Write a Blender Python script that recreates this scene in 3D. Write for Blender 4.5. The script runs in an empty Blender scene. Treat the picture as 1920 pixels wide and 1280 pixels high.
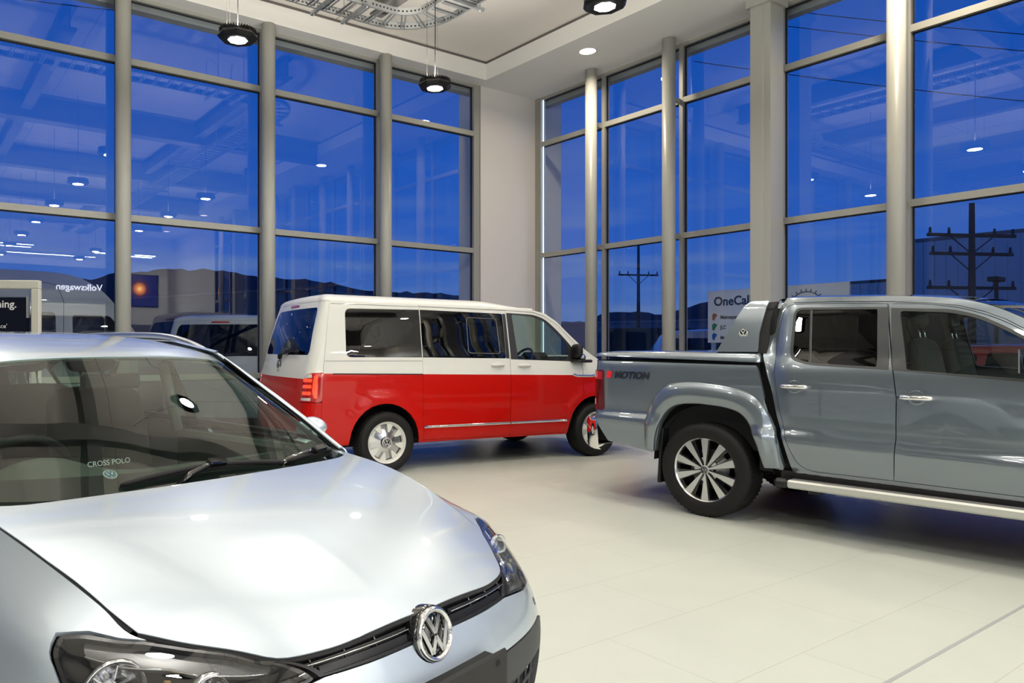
import bpy, math, random
import numpy as np
from mathutils import Vector, Matrix
from mathutils.geometry import delaunay_2d_cdt
random.seed(7)
SC = bpy.context.scene
COL = SC.collection
PI = math.pi

# ------------------------------------------------------------------ camera, world, exposure
# world axes follow the building: x runs along the long glazed wall, y away from it
CAM = (9.98, 10.14, 1.38)
cd = bpy.data.cameras.new('camera')
cd.sensor_width = 36.0
cd.lens = 36.0 * 1387.0 / 1920.0
cd.shift_x = (960 - 750) / 1920.0
cd.shift_y = (650 - 640) / 1920.0
cd.clip_start = 0.05
cd.clip_end = 2000
cam = bpy.data.objects.new('camera', cd)
COL.objects.link(cam)
cam.location = CAM
cam.rotation_euler = (PI / 2, 0, math.atan2(0.562, -0.827))
SC.camera = cam
A_AX = np.array([-0.827, -0.562]); B_AX = np.array([0.562, -0.827])

def cam2room(x, y):
    p = np.array([x, y]) - np.array([2.554, 14.0])
    return float(p @ A_AX), float(p @ B_AX)

def camdir2room(ang_deg):
    d = np.array([math.cos(math.radians(ang_deg)), math.sin(math.radians(ang_deg))])
    return math.atan2(float(d @ B_AX), float(d @ A_AX))

SC.view_settings.view_transform = 'Standard'
SC.view_settings.look = 'None'
SC.view_settings.gamma = 1.0
SC.view_settings.use_curve_mapping = False
SC.view_settings.exposure = 0.0
try:
    SC.cycles.use_denoising = True
    SC.cycles.denoiser = 'OPENIMAGEDENOISE'
    SC.cycles.max_bounces = 10
    SC.cycles.diffuse_bounces = 3
    SC.cycles.glossy_bounces = 5
    SC.cycles.transmission_bounces = 6
    SC.cycles.transparent_max_bounces = 14
    SC.cycles.caustics_reflective = False
    SC.cycles.caustics_refractive = False
    SC.cycles.sample_clamp_indirect = 4.0
    SC.cycles.blur_glossy = 0.5
except Exception:
    pass

# dusk sky: deep blue overhead, paler with streaky cloud near the horizon
wd = bpy.data.worlds.new('dusk_sky')
SC.world = wd
wd.use_nodes = True
nt = wd.node_tree
for n in list(nt.nodes):
    nt.nodes.remove(n)
def wn(t, **k):
    n = nt.nodes.new(t)
    for a, b in k.items():
        setattr(n, a, b)
    return n
wo = wn('ShaderNodeOutputWorld'); bg = wn('ShaderNodeBackground')
tc = wn('ShaderNodeTexCoord'); sx = wn('ShaderNodeSeparateXYZ')
nt.links.new(tc.outputs['Generated'], sx.inputs[0])
rmp = wn('ShaderNodeValToRGB')
e = rmp.color_ramp.elements
e[0].position = 0.0; e[0].color = (0.075, 0.150, 0.39, 1)
e[1].position = 1.0; e[1].color = (0.006, 0.045, 0.32, 1)
for p, c in ((0.05, (0.060, 0.150, 0.46, 1)), (0.14, (0.026, 0.112, 0.50, 1)), (0.35, (0.0065, 0.083, 0.450, 1))):
    q = e.new(p); q.color = c
nt.links.new(sx.outputs['Z'], rmp.inputs[0])
mp = wn('ShaderNodeMapping'); mp.inputs['Scale'].default_value = (1.6, 1.6, 13.0)
nz = wn('ShaderNodeTexNoise'); nz.inputs['Scale'].default_value = 2.3; nz.inputs['Detail'].default_value = 5
nt.links.new(tc.outputs['Generated'], mp.inputs[0]); nt.links.new(mp.outputs[0], nz.inputs['Vector'])
cr = wn('ShaderNodeValToRGB'); cr.color_ramp.elements[0].position = 0.47; cr.color_ramp.elements[1].position = 0.66
nt.links.new(nz.outputs['Fac'], cr.inputs[0])
fade = wn('ShaderNodeMapRange'); fade.inputs['From Min'].default_value = 0.0; fade.inputs['From Max'].default_value = 0.30
fade.inputs['To Min'].default_value = 0.75; fade.inputs['To Max'].default_value = 0.0
nt.links.new(sx.outputs['Z'], fade.inputs['Value'])
mu = wn('ShaderNodeMath', operation='MULTIPLY')
nt.links.new(cr.outputs[0], mu.inputs[0]); nt.links.new(fade.outputs[0], mu.inputs[1])
mx = wn('ShaderNodeMix', data_type='RGBA')
nt.links.new(mu.outputs[0], mx.inputs[0]); nt.links.new(rmp.outputs[0], mx.inputs[6])
mx.inputs[7].default_value = (0.135, 0.215, 0.44, 1)
nt.links.new(mx.outputs[2], bg.inputs['Color'])
bg.inputs['Strength'].default_value = 1.0
nt.links.new(bg.outputs[0], wo.inputs[0])

# ------------------------------------------------------------------ helpers
def pch(x, xs, ys):
    """smooth monotone interpolation"""
    x = np.asarray(x, float); xs = np.asarray(xs, float); ys = np.asarray(ys, float)
    h = np.diff(xs); d = np.diff(ys) / h
    m = np.zeros_like(ys)
    m[0], m[-1] = d[0], d[-1]
    for i in range(1, len(xs) - 1):
        if d[i-1] * d[i] > 0:
            w1 = 2*h[i] + h[i-1]; w2 = h[i] + 2*h[i-1]
            m[i] = (w1 + w2) / (w1/d[i-1] + w2/d[i])
    xc = np.clip(x, xs[0], xs[-1])
    i = np.clip(np.searchsorted(xs, xc, side='right') - 1, 0, len(xs) - 2)
    t = (xc - xs[i]) / h[i]; hh = h[i]
    y = (2*t**3-3*t**2+1)*ys[i] + (t**3-2*t**2+t)*hh*m[i] + (-2*t**3+3*t**2)*ys[i+1] + (t**3-t**2)*hh*m[i+1]
    y = y + np.where(x < xs[0], (x-xs[0])*m[0], 0) + np.where(x > xs[-1], (x-xs[-1])*m[-1], 0)
    return y

def sst(t):
    t = np.clip(t, 0, 1); return t*t*(3-2*t)

def tensor(ctrl):
    """Catmull-Rom surface through a grid of points, u along rows, v along columns"""
    C = np.asarray(ctrl, float)
    C = np.concatenate([2*C[:1]-C[1:2], C, 2*C[-1:]-C[-2:-1]], 0)
    C = np.concatenate([2*C[:, :1]-C[:, 1:2], C, 2*C[:, -1:]-C[:, -2:-1]], 1)
    m, n = C.shape[0]-2, C.shape[1]-2
    def wts(t):
        return np.stack([-.5*t+t*t-.5*t**3, 1-2.5*t*t+1.5*t**3, .5*t+2*t*t-1.5*t**3, -.5*t*t+.5*t**3], -1)
    def S(u, v):
        u = np.asarray(u, float); v = np.asarray(v, float)
        iu = np.clip(np.floor(u).astype(int), 0, m-2); iv = np.clip(np.floor(v).astype(int), 0, n-2)
        wu = wts(u-iu); wv = wts(v-iv)
        out = np.zeros(u.shape+(3,))
        for a in range(4):
            for b in range(4):
                out += (wu[..., a]*wv[..., b])[..., None]*C[iu+a, iv+b]
        return out
    return S

def mesh_obj(name, verts, faces, mat=None, parent=None, smooth=True, normals=None, mats=None, fm=None):
    me = bpy.data.meshes.new(name)
    me.from_pydata([tuple(map(float, v)) for v in verts], [], [tuple(int(i) for i in f) for f in faces])
    me.update()
    if mats:
        for m_ in mats: me.materials.append(m_)
        me.polygons.foreach_set('material_index', fm)
    elif mat: me.materials.append(mat)
    if smooth:
        me.polygons.foreach_set('use_smooth', [True]*len(me.polygons))
    if normals is not None:
        me.normals_split_custom_set_from_vertices([tuple(map(float, n)) for n in normals])
    o = bpy.data.objects.new(name, me)
    COL.objects.link(o)
    if parent is not None: o.parent = parent
    return o

def tag(o, label=None, cat=None, group=None, kind=None):
    if label: o['label'] = label
    if cat: o['category'] = cat
    if group: o['group'] = group
    if kind: o['kind'] = kind
    return o

def empty(name, loc=(0, 0, 0), rz=0.0, label=None, cat=None, group=None):
    o = bpy.data.objects.new(name, None); COL.objects.link(o)
    o.location = loc; o.rotation_euler = (0, 0, rz); o.empty_display_size = .1
    return tag(o, label, cat, group)

def copy_tree(o, parent=None):
    c = o.copy(); COL.objects.link(c)
    if parent is not None: c.parent = parent
    for ch in list(o.children):
        copy_tree(ch, c)
    return c

def soft(o, lv=2):
    """rounds a coarse form"""
    m = o.modifiers.new('round', 'SUBSURF'); m.levels = lv; m.render_levels = lv
    o.data.polygons.foreach_set('use_smooth', [True]*len(o.data.polygons))
    return o

class MB:
    """collects shapes into one mesh"""
    def __init__(s): s.v = []; s.f = []; s.sm = []
    def add(s, vs, fs, sm=False):
        o = len(s.v); s.v += [tuple(map(float, v)) for v in vs]
        s.f += [tuple(i+o for i in f) for f in fs]; s.sm += [sm]*len(fs)
        return s
    def box(s, x0, x1, y0, y1, z0, z1, M=None):
        vs = [(x, y, z) for z in (z0, z1) for y in (y0, y1) for x in (x0, x1)]
        if M is not None: vs = [tuple(M @ Vector(v)) for v in vs]
        return s.add(vs, [(0, 2, 3, 1), (4, 5, 7, 6), (0, 1, 5, 4), (2, 6, 7, 3), (0, 4, 6, 2), (1, 3, 7, 5)])
    def bbox(s, x0, x1, y0, y1, z0, z1, b=.01, M=None):
        """box with chamfered edges"""
        import itertools
        X = (x0, x1); Y = (y0, y1); Z = (z0, z1)
        vs = []; idx = {}
        for i, j, k in itertools.product((0, 1), repeat=3):
            sx_, sy_, sz_ = (1 if i == 0 else -1), (1 if j == 0 else -1), (1 if k == 0 else -1)
            for ax in range(3):
                p = [X[i]+sx_*b, Y[j]+sy_*b, Z[k]+sz_*b]
                p[ax] = (X[i], Y[j], Z[k])[ax]
                idx[(i, j, k, ax)] = len(vs); vs.append(tuple(p))
        fs = []
        for i in (0, 1):
            q = [idx[(i, 0, 0, 0)], idx[(i, 1, 0, 0)], idx[(i, 1, 1, 0)], idx[(i, 0, 1, 0)]]; fs.append(q if i else q[::-1])
            q = [idx[(0, i, 0, 1)], idx[(1, i, 0, 1)], idx[(1, i, 1, 1)], idx[(0, i, 1, 1)]]; fs.append(q[::-1] if i else q)
            q = [idx[(0, 0, i, 2)], idx[(1, 0, i, 2)], idx[(1, 1, i, 2)], idx[(0, 1, i, 2)]]; fs.append(q if i else q[::-1])
        for j in (0, 1):
            for k in (0, 1):
                fs.append([idx[(0, j, k, 1)], idx[(1, j, k, 1)], idx[(1, j, k, 2)], idx[(0, j, k, 2)]])
                fs.append([idx[(j, 0, k, 0)], idx[(j, 1, k, 0)], idx[(j, 1, k, 2)], idx[(j, 0, k, 2)]])
                fs.append([idx[(j, k, 0, 0)], idx[(j, k, 1, 0)], idx[(j, k, 1, 1)], idx[(j, k, 0, 1)]])
        for i, j, k in itertools.product((0, 1), repeat=3):
            fs.append([idx[(i, j, k, 0)], idx[(i, j, k, 1)], idx[(i, j, k, 2)]])
        # consistent outward winding
        c = np.array([(x0+x1)/2, (y0+y1)/2, (z0+z1)/2]); out = []
        for f in fs:
            P = np.array([vs[i] for i in f]); n = np.cross(P[1]-P[0], P[2]-P[0])
            out.append(tuple(f) if np.dot(n, P.mean(0)-c) > 0 else tuple(f[::-1]))
        if M is not None: vs = [tuple(M @ Vector(v)) for v in vs]
        return s.add(vs, out)
    def tube(s, pts, r, n=10, caps=True, closed=False):
        pts = [Vector(p) for p in pts]
        rs = r if isinstance(r, (list, tuple)) else [r]*len(pts)
        vs = []; fs = []; m = len(pts)
        up = None
        for i, p in enumerate(pts):
            if closed: t = pts[(i+1) % m]-pts[i-1]
            else: t = pts[min(i+1, m-1)]-pts[max(i-1, 0)]
            t.normalize()
            if up is None:
                up = Vector((0, 0, 1)) if abs(t.z) < .9 else Vector((1, 0, 0))
            a = t.cross(up).normalized(); b_ = a.cross(t).normalized(); up = b_
            for k in range(n):
                q = 2*PI*k/n
                vs.append(tuple(p+a*math.cos(q)*rs[i]+b_*math.sin(q)*rs[i]))
        for i in range(m if closed else m-1):
            for k in range(n):
                j = (i+1) % m
                fs.append((i*n+k, i*n+(k+1) % n, j*n+(k+1) % n, j*n+k))
        if caps and not closed:
            fs.append(tuple(range(n))[::-1]); fs.append(tuple((m-1)*n+k for k in range(n)))
        return s.add(vs, fs, True)
    def lathe(s, prof, n=48, M=None, a0=0.0, a1=2*PI, sm=True):
        """prof: (radius, height) pairs, turned about z"""
        vs = []; fs = []; m = len(prof); full = abs(a1-a0-2*PI) < 1e-6
        nn = n if full else n+1
        for k in range(nn):
            q = a0+(a1-a0)*k/n
            for r, h in prof: vs.append((r*math.cos(q), r*math.sin(q), h))
        for k in range(n):
            k2 = (k+1) % nn
            for i in range(m-1):
                fs.append((k*m+i, k2*m+i, k2*m+i+1, k*m+i+1))
        if M is not None: vs = [tuple(M @ Vector(v)) for v in vs]
        return s.add(vs, fs, sm)
    def prism(s, poly, z0, z1, M=None, sm=False):
        """poly: 2d outline, extruded in z (any simple outline)"""
        n = len(poly)
        ar = sum(poly[i][0]*poly[(i+1) % n][1]-poly[(i+1) % n][0]*poly[i][1] for i in range(n))
        if ar < 0: poly = poly[::-1]
        vs = [(x, y, z0) for x, y in poly]+[(x, y, z1) for x, y in poly]
        fs = [tuple(range(n))[::-1], tuple(range(n, 2*n))]+[(i, (i+1) % n, n+(i+1) % n, n+i) for i in range(n)]
        if M is not None: vs = [tuple(M @ Vector(v)) for v in vs]
        return s.add(vs, fs, sm)
    def build(s, name, mat, parent=None, smooth=None, label=None):
        o = mesh_obj(name, s.v, s.f, mat, parent, smooth=False)
        o.data.polygons.foreach_set('use_smooth', s.sm if smooth is None else [smooth]*len(s.f))
        if label: o['label'] = label
        return o

def dens(poly, step, closed=True):
    P = [np.array(p, float) for p in poly]; out = []
    n = len(P)
    for i in range(n if closed else n-1):
        a, b = P[i], P[(i+1) % n]
        k = max(1, int(math.ceil(np.linalg.norm((b-a)/np.array(step)))))
        for j in range(k): out.append(a+(b-a)*j/k)
    if not closed: out.append(P[-1])
    return np.array(out)

def smooth_line(pts, n=8, closed=False):
    """Catmull-Rom through 2d or 3d points"""
    P = np.array(pts, float); m = len(P); out = []
    for i in range(m if closed else m-1):
        if closed: p0, p1, p2, p3 = P[i-1], P[i], P[(i+1) % m], P[(i+2) % m]
        else:
            p1, p2 = P[i], P[i+1]
            p0 = P[i-1] if i else 2*p1-p2
            p3 = P[i+2] if i+2 < m else 2*p2-p1
        for j in range(n):
            t = j/n
            out.append(.5*((2*p1)+(-p0+p2)*t+(2*p0-5*p1+4*p2-p3)*t*t+(-p0+3*p1-3*p2+p3)*t**3))
    if not closed: out.append(P[-1])
    return [tuple(q) for q in out]

def rnd(poly, r, n=5):
    """round the corners of an outline; r one radius or one per corner"""
    P = [np.array(p[:2], float) for p in poly]; m = len(P); out = []
    for i in range(m):
        ri = r[i] if isinstance(r, (list, tuple)) else r
        a, b, c = P[i-1], P[i], P[(i+1) % m]
        if ri <= 0: out.append(tuple(b)); continue
        la, lc = np.linalg.norm(a-b), np.linalg.norm(c-b)
        d = min(ri, la*.45, lc*.45)
        p, q = b+(a-b)/la*d, b+(c-b)/lc*d
        for j in range(n+1):
            t = j/n
            out.append(tuple((1-t)**2*p+2*t*(1-t)*b+t*t*q))
    return out

def inpoly(px, py, poly):
    poly = np.asarray(poly); x, y = poly[:, 0], poly[:, 1]
    x2, y2 = np.roll(x, -1), np.roll(y, -1)
    res = np.zeros(px.shape, bool)
    for a, b, c, d in zip(x, y, x2, y2):
        cond = ((b > py) != (d > py))
        with np.errstate(divide='ignore', invalid='ignore'):
            xi = (c-a)*(py-b)/(d-b if d != b else 1e-12)+a
        res ^= cond & (px < xi)
    return res

def snormal(S, u, v, h):
    du = S(u+h[0], v)-S(u-h[0], v); dv = S(u, v+h[1])-S(u, v-h[1])
    n = np.cross(du, dv); L = np.linalg.norm(n, axis=-1, keepdims=True)
    return n/np.maximum(L, 1e-12)

def offset_poly(P, d, met):
    """move an outline inwards by d metres"""
    P = np.asarray(P)*np.array(met)
    ar = np.sum(P[:, 0]*np.roll(P[:, 1], -1)-np.roll(P[:, 0], -1)*P[:, 1])
    t = np.roll(P, -1, 0)-np.roll(P, 1, 0)
    n = np.stack([-t[:, 1], t[:, 0]], -1)*(1 if ar > 0 else -1)
    n /= np.maximum(np.linalg.norm(n, axis=1, keepdims=True), 1e-9)
    return (P+n*d)/np.array(met)

def panel(name, S, outer, mat, parent=None, holes=(), step=(.06, .06), met=(1, 1), flip=False,
          thick=.012, gap=0.0, off=0.0, h=None, label=None, mirror=False, rim=True):
    """a sheet cut from surface S along outlines given in its own coordinates, with folded edges"""
    h = h or (step[0]*.05, step[1]*.05)
    sgn = -1.0 if flip else 1.0
    loops = [dens(outer, step)]+[dens(q, step) for q in holes]
    if gap:
        loops = [offset_poly(loops[0], gap, met)]+[offset_poly(q, -gap, met) for q in loops[1:]]
    V = []; E = []
    for L in loops:
        b = len(V); V += [tuple(p) for p in L]
        E += [(b+i, b+(i+1) % len(L)) for i in range(len(L))]
    lo, hi = loops[0].min(0), loops[0].max(0)
    gx = np.arange(lo[0]+step[0]*.5, hi[0], step[0]); gy = np.arange(lo[1]+step[1]*.5, hi[1], step[1])
    G = np.array([(a, b) for a in gx for b in gy]) if len(gx) and len(gy) else np.zeros((0, 2))
    if len(G):
        ok = inpoly(G[:, 0], G[:, 1], loops[0])
        for q in loops[1:]: ok &= ~inpoly(G[:, 0], G[:, 1], q)
        allb = np.concatenate(loops)
        for i in np.nonzero(ok)[0]:
            if np.min(np.abs((allb-G[i])/np.array(step)).max(1)) < .35: ok[i] = False
        V += [tuple(p) for p in G[ok]]
    sc = np.array([1/step[0], 1/step[1]])
    r = delaunay_2d_cdt([Vector((p[0]*sc[0], p[1]*sc[1])) for p in V], E, [], 0, 1e-6)
    P = np.array([(p[0]/sc[0], p[1]/sc[1]) for p in r[0]])
    F = np.array([tuple(f) for f in r[2] if len(f) == 3])
    cen = P[F].mean(1)
    ok = inpoly(cen[:, 0], cen[:, 1], loops[0])
    for q in loops[1:]: ok &= ~inpoly(cen[:, 0], cen[:, 1], q)
    F = F[ok]
    # orientation
    a, b, c = P[F[:, 0]], P[F[:, 1]], P[F[:, 2]]
    cr_ = (b[:, 0]-a[:, 0])*(c[:, 1]-a[:, 1])-(b[:, 1]-a[:, 1])*(c[:, 0]-a[:, 0])
    F[cr_ < 0] = F[cr_ < 0][:, ::-1]
    if flip: F = F[:, ::-1]
    X = S(P[:, 0], P[:, 1]); N = snormal(S, P[:, 0], P[:, 1], h)*sgn
    X = X+N*off
    verts = [X]; norms = [N]; faces = [tuple(f) for f in F]; base = len(X)
    if rim and thick > 0:
        for li, L in enumerate(loops):
            u, v = L[:, 0], L[:, 1]
            x = S(u, v); n = snormal(S, u, v, h)*sgn; x = x+n*off
            t = np.roll(x, -1, 0)-np.roll(x, 1, 0)
            ar = np.sum(u*np.roll(v, -1)-np.roll(u, -1)*v)
            w = np.cross(t, n)*(1 if ar > 0 else -1)*sgn
            if li: w = -w
            w /= np.maximum(np.linalg.norm(w, axis=1, keepdims=True), 1e-9)
            k = len(L)
            verts += [x, x-n*thick]; norms += [(w+n*.3), w]
            rev = (ar > 0) != (li > 0)
            rev = rev != flip
            for i in range(k):
                j = (i+1) % k
                q = (base+i, base+j, base+k+j, base+k+i)
                faces.append(q[::-1] if rev else q)
            base += 2*k
    verts = np.concatenate(verts); norms = np.concatenate(norms)
    norms /= np.maximum(np.linalg.norm(norms, axis=1, keepdims=True), 1e-9)
    if mirror:
        verts = verts*np.array([1, -1, 1]); norms = norms*np.array([1, -1, 1]); faces = [f[::-1] for f in faces]
    o = mesh_obj(name, verts, faces, mat, parent, normals=norms)
    if label: o['label'] = label
    return o

def ribbon(name, S, line, w, mat, parent=None, met=(1, 1), off=.002, step=.04, flip=False, h=(.004, .004), closed=False,
           thick=.006, label=None, mirror=False):
    """a raised strip of width w along a line drawn on surface S"""
    P = dens(line, (step/met[0], step/met[1]), closed)
    Q = P*np.array(met)
    if closed: t = np.roll(Q, -1, 0)-np.roll(Q, 1, 0)
    else:
        t = np.gradient(Q, axis=0)
    n = np.stack([-t[:, 1], t[:, 0]], -1); n /= np.maximum(np.linalg.norm(n, axis=1, keepdims=True), 1e-9)
    rows = []
    for k in (-1, -.8, .8, 1):
        U = (Q+n*w*.5*k)/np.array(met)
        x = S(U[:, 0], U[:, 1]); nn = snormal(S, U[:, 0], U[:, 1], h)*(-1 if flip else 1)
        rows.append(x+nn*(off if abs(k) < .9 else off-thick))
    m = len(P); vs = np.concatenate(rows); fs = []
    for r_ in range(3):
        for i in range(m if closed else m-1):
            j = (i+1) % m
            q = (r_*m+i, r_*m+j, (r_+1)*m+j, (r_+1)*m+i)
            fs.append(q[::-1] if flip else q)
    if mirror:
        vs = vs*np.array([1, -1, 1]); fs = [f[::-1] for f in fs]
    o = mesh_obj(name, vs, fs, mat, parent)
    if label: o['label'] = label
    return o

def frame_M(o, x, y, z=None):
    """matrix from an origin and two axis directions"""
    x = Vector(x).normalized(); y = Vector(y); z = x.cross(y).normalized(); y = z.cross(x)
    M = Matrix.Identity(4)
    for i in range(3):
        M[i][0], M[i][1], M[i][2], M[i][3] = x[i], y[i], z[i], o[i]
    return M

def text_mesh(body, size, depth, M, mat, name, parent=None, bold=0.0, shear=0.0, align='LEFT', sx_=1.0, label=None):
    cu = bpy.data.curves.new(name, 'FONT'); cu.body = body; cu.size = size; cu.extrude = depth
    cu.offset = bold; cu.shear = shear; cu.align_x = align; cu.resolution_u = 3
    t = bpy.data.objects.new(name, cu); COL.objects.link(t)
    dg = bpy.context.evaluated_depsgraph_get(); dg.update()
    me = bpy.data.meshes.new_from_object(t.evaluated_get(dg))
    bpy.data.objects.remove(t); bpy.data.curves.remove(cu)
    me.transform(M @ Matrix.Diagonal((sx_, 1, 1, 1)))
    me.materials.clear(); me.materials.append(mat)
    o = bpy.data.objects.new(name, me); COL.objects.link(o)
    if parent is not None: o.parent = parent
    if label: o['label'] = label
    return o

# ------------------------------------------------------------------ materials
def mat(name, col=(.5, .5, .5), rough=.5, metal=0.0, coat=0.0, emis=None, es=1.0, spec=.5, bump=None, noise=None, cior=1.5):
    m = bpy.data.materials.new(name); m.use_nodes = True
    b = m.node_tree.nodes['Principled BSDF']
    b.inputs['Base Color'].default_value = (*col, 1); b.inputs['Roughness'].default_value = rough
    b.inputs['Metallic'].default_value = metal; b.inputs['Coat Weight'].default_value = coat
    b.inputs['Coat Roughness'].default_value = .03; b.inputs['Specular IOR Level'].default_value = spec
    b.inputs['Coat IOR'].default_value = cior
    if emis:
        b.inputs['Emission Color'].default_value = (*emis, 1); b.inputs['Emission Strength'].default_value = es
    N = m.node_tree.nodes; L = m.node_tree.links
    if noise:   # (scale, amount): slight tone variation
        t = N.new('ShaderNodeTexCoord'); n = N.new('ShaderNodeTexNoise'); n.inputs['Scale'].default_value = noise[0]
        n.inputs['Detail'].default_value = 4
        r = N.new('ShaderNodeMix'); r.data_type = 'RGBA'
        L.new(t.outputs['Object'], n.inputs['Vector']); L.new(n.outputs['Fac'], r.inputs[0])
        r.inputs[6].default_value = (*[c*(1-noise[1]) for c in col], 1); r.inputs[7].default_value = (*[min(1, c*(1+noise[1])) for c in col], 1)
        L.new(r.outputs[2], b.inputs['Base Color'])
    if bump:
        t = N.new('ShaderNodeTexCoord'); n = N.new('ShaderNodeTexNoise'); n.inputs['Scale'].default_value = bump[0]
        bm = N.new('ShaderNodeBump'); bm.inputs['Strength'].default_value = bump[1]; bm.inputs['Distance'].default_value = .002
        L.new(t.outputs['Object'], n.inputs['Vector']); L.new(n.outputs['Fac'], bm.inputs['Height']); L.new(bm.outputs[0], b.inputs['Normal'])
    return m

def glass(name, tint=(1, 1, 1), f0=.05, gloss=(1, 1, 1)):
    """a pane: tinted see-through plus mirror reflection that grows at glancing angles"""
    m = bpy.data.materials.new(name); m.use_nodes = True
    N = m.node_tree.nodes; L = m.node_tree.links
    for n in list(N): N.remove(n)
    o = N.new('ShaderNodeOutputMaterial'); mix = N.new('ShaderNodeMixShader')
    tr_ = N.new('ShaderNodeBsdfTransparent'); gl = N.new('ShaderNodeBsdfGlossy')
    tr_.inputs[0].default_value = (*tint, 1); gl.inputs['Roughness'].default_value = 0.0; gl.inputs['Color'].default_value = (*gloss, 1)
    lw = N.new('ShaderNodeLayerWeight'); lw.inputs['Blend'].default_value = .5
    pw = N.new('ShaderNodeMath'); pw.operation = 'POWER'; pw.inputs[1].default_value = 5
    ma = N.new('ShaderNodeMath'); ma.operation = 'MULTIPLY_ADD'; ma.inputs[1].default_value = 1-f0; ma.inputs[2].default_value = f0
    geo = N.new('ShaderNodeNewGeometry'); inv = N.new('ShaderNodeMath'); inv.operation = 'SUBTRACT'; inv.inputs[0].default_value = 1
    mm = N.new('ShaderNodeMath'); mm.operation = 'MULTIPLY'
    L.new(lw.outputs['Facing'], pw.inputs[0]); L.new(pw.outputs[0], ma.inputs[0])
    L.new(geo.outputs['Backfacing'], inv.inputs[1]); L.new(ma.outputs[0], mm.inputs[0]); L.new(inv.outputs[0], mm.inputs[1])
    L.new(mm.outputs[0], mix.inputs[0]); L.new(tr_.outputs[0], mix.inputs[1]); L.new(gl.outputs[0], mix.inputs[2])
    L.new(mix.outputs[0], o.inputs[0])
    return m

M_ALU = mat('painted_aluminium', (.40, .40, .365), .42, .15)
M_COLUMN = mat('painted_steel_column', (.46, .465, .43), .38)
M_GASKET = mat('black_gasket', (.012, .013, .015), .6)
M_PANE = glass('window_glass', (.93, .96, .98), .078)
M_WHITEWALL = mat('plaster_wall', (.80, .775, .755), .75, noise=(2.0, .02))
M_SOFFIT = mat('soffit_paint', (.88, .87, .84), .7, noise=(1.5, .015))
M_CEIL = mat('ceiling_paint', (.84, .80, .74), .8, noise=(1.2, .02))
M_GALV = mat('galvanised_steel', (.42, .44, .45), .38, .8, noise=(14, .15))
M_BEAM = mat('steel_beam', (.16, .155, .15), .6)
M_BLACK = mat('black_plastic', (.010, .010, .011), .38, spec=.35)
M_BLACKMATT = mat('matt_black', (.008, .008, .009), .8)
M_RUBBER = mat('tyre_rubber', (.009, .009, .009), .6, bump=(160, .25), spec=.25)
M_CHROME = mat('chrome', (.86, .86, .87), .07, 1.0)
M_SATIN = mat('satin_silver', (.62, .62, .63), .3, .9)
M_LENS = mat('lamp_lens', (.9, .9, .85), .4, emis=(1.0, .96, .86), es=14)
M_DOWN = mat('downlight_lens', (.9, .9, .85), .4, emis=(1.0, .84, .62), es=9)
M_STRIP = mat('strip_light', (.9, .9, .9), .4, emis=(.95, .97, 1.0), es=10)

def floor_mat():
    m = bpy.data.materials.new('porcelain_floor_tiles'); m.use_nodes = True
    N = m.node_tree.nodes; L = m.node_tree.links; b = N['Principled BSDF']
    t = N.new('ShaderNodeTexCoord'); br = N.new('ShaderNodeTexBrick')
    br.inputs['Scale'].default_value = 1.0; br.inputs['Brick Width'].default_value = 1.2; br.inputs['Row Height'].default_value = .6
    br.inputs['Mortar Size'].default_value = .0022; br.inputs['Mortar Smooth'].default_value = .1; br.offset = .5
    br.inputs['Color1'].default_value = (.585, .61, .55, 1); br.inputs['Color2'].default_value = (.567, .592, .532, 1)
    br.inputs['Mortar'].default_value = (.46, .465, .41, 1)
    L.new(t.outputs['Object'], br.inputs['Vector'])
    n = N.new('ShaderNodeTexNoise'); n.inputs['Scale'].default_value = 3.0; n.inputs['Detail'].default_value = 6
    L.new(t.outputs['Object'], n.inputs['Vector'])
    mr = N.new('ShaderNodeMapRange'); mr.inputs['To Min'].default_value = .95; mr.inputs['To Max'].default_value = 1.05
    L.new(n.outputs['Fac'], mr.inputs['Value'])
    n2 = N.new('ShaderNodeTexNoise'); n2.inputs['Scale'].default_value = 160.0
    L.new(t.outputs['Object'], n2.inputs['Vector'])
    mr2 = N.new('ShaderNodeMapRange'); mr2.inputs['To Min'].default_value = .95; mr2.inputs['To Max'].default_value = 1.05
    L.new(n2.outputs['Fac'], mr2.inputs['Value'])
    mm = N.new('ShaderNodeMath'); mm.operation = 'MULTIPLY'; L.new(mr.outputs[0], mm.inputs[0]); L.new(mr2.outputs[0], mm.inputs[1])
    vm = N.new('ShaderNodeVectorMath'); vm.operation = 'SCALE'
    L.new(br.outputs['Color'], vm.inputs[0]); L.new(mm.outputs[0], vm.inputs['Scale']); L.new(vm.outputs[0], b.inputs['Base Color'])
    b.inputs['Roughness'].default_value = .36; b.inputs['Specular IOR Level'].default_value = .45
    return m
M_FLOOR = floor_mat()

# ------------------------------------------------------------------ the room
H_SOF, H_CEIL = 6.05, 6.37
def struct(name, mb, m, parent=None, label=None):
    o = mb.build(name, m, parent)
    if parent is None: o['kind'] = 'structure'
    if label: o['label'] = label
    return o

struct('floor', MB().box(0, 26, 0, 22, -.12, 0), M_FLOOR, label='pale cream porcelain tiled showroom floor')
M_JOINT = mat('floor_joint', (.36, .37, .38), .5)
struct('trim_1', MB().box(.1, 25.9, 8.742, 8.758, .0003, .0022), M_JOINT, label='thin grey movement joint across the tiled floor')

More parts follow.
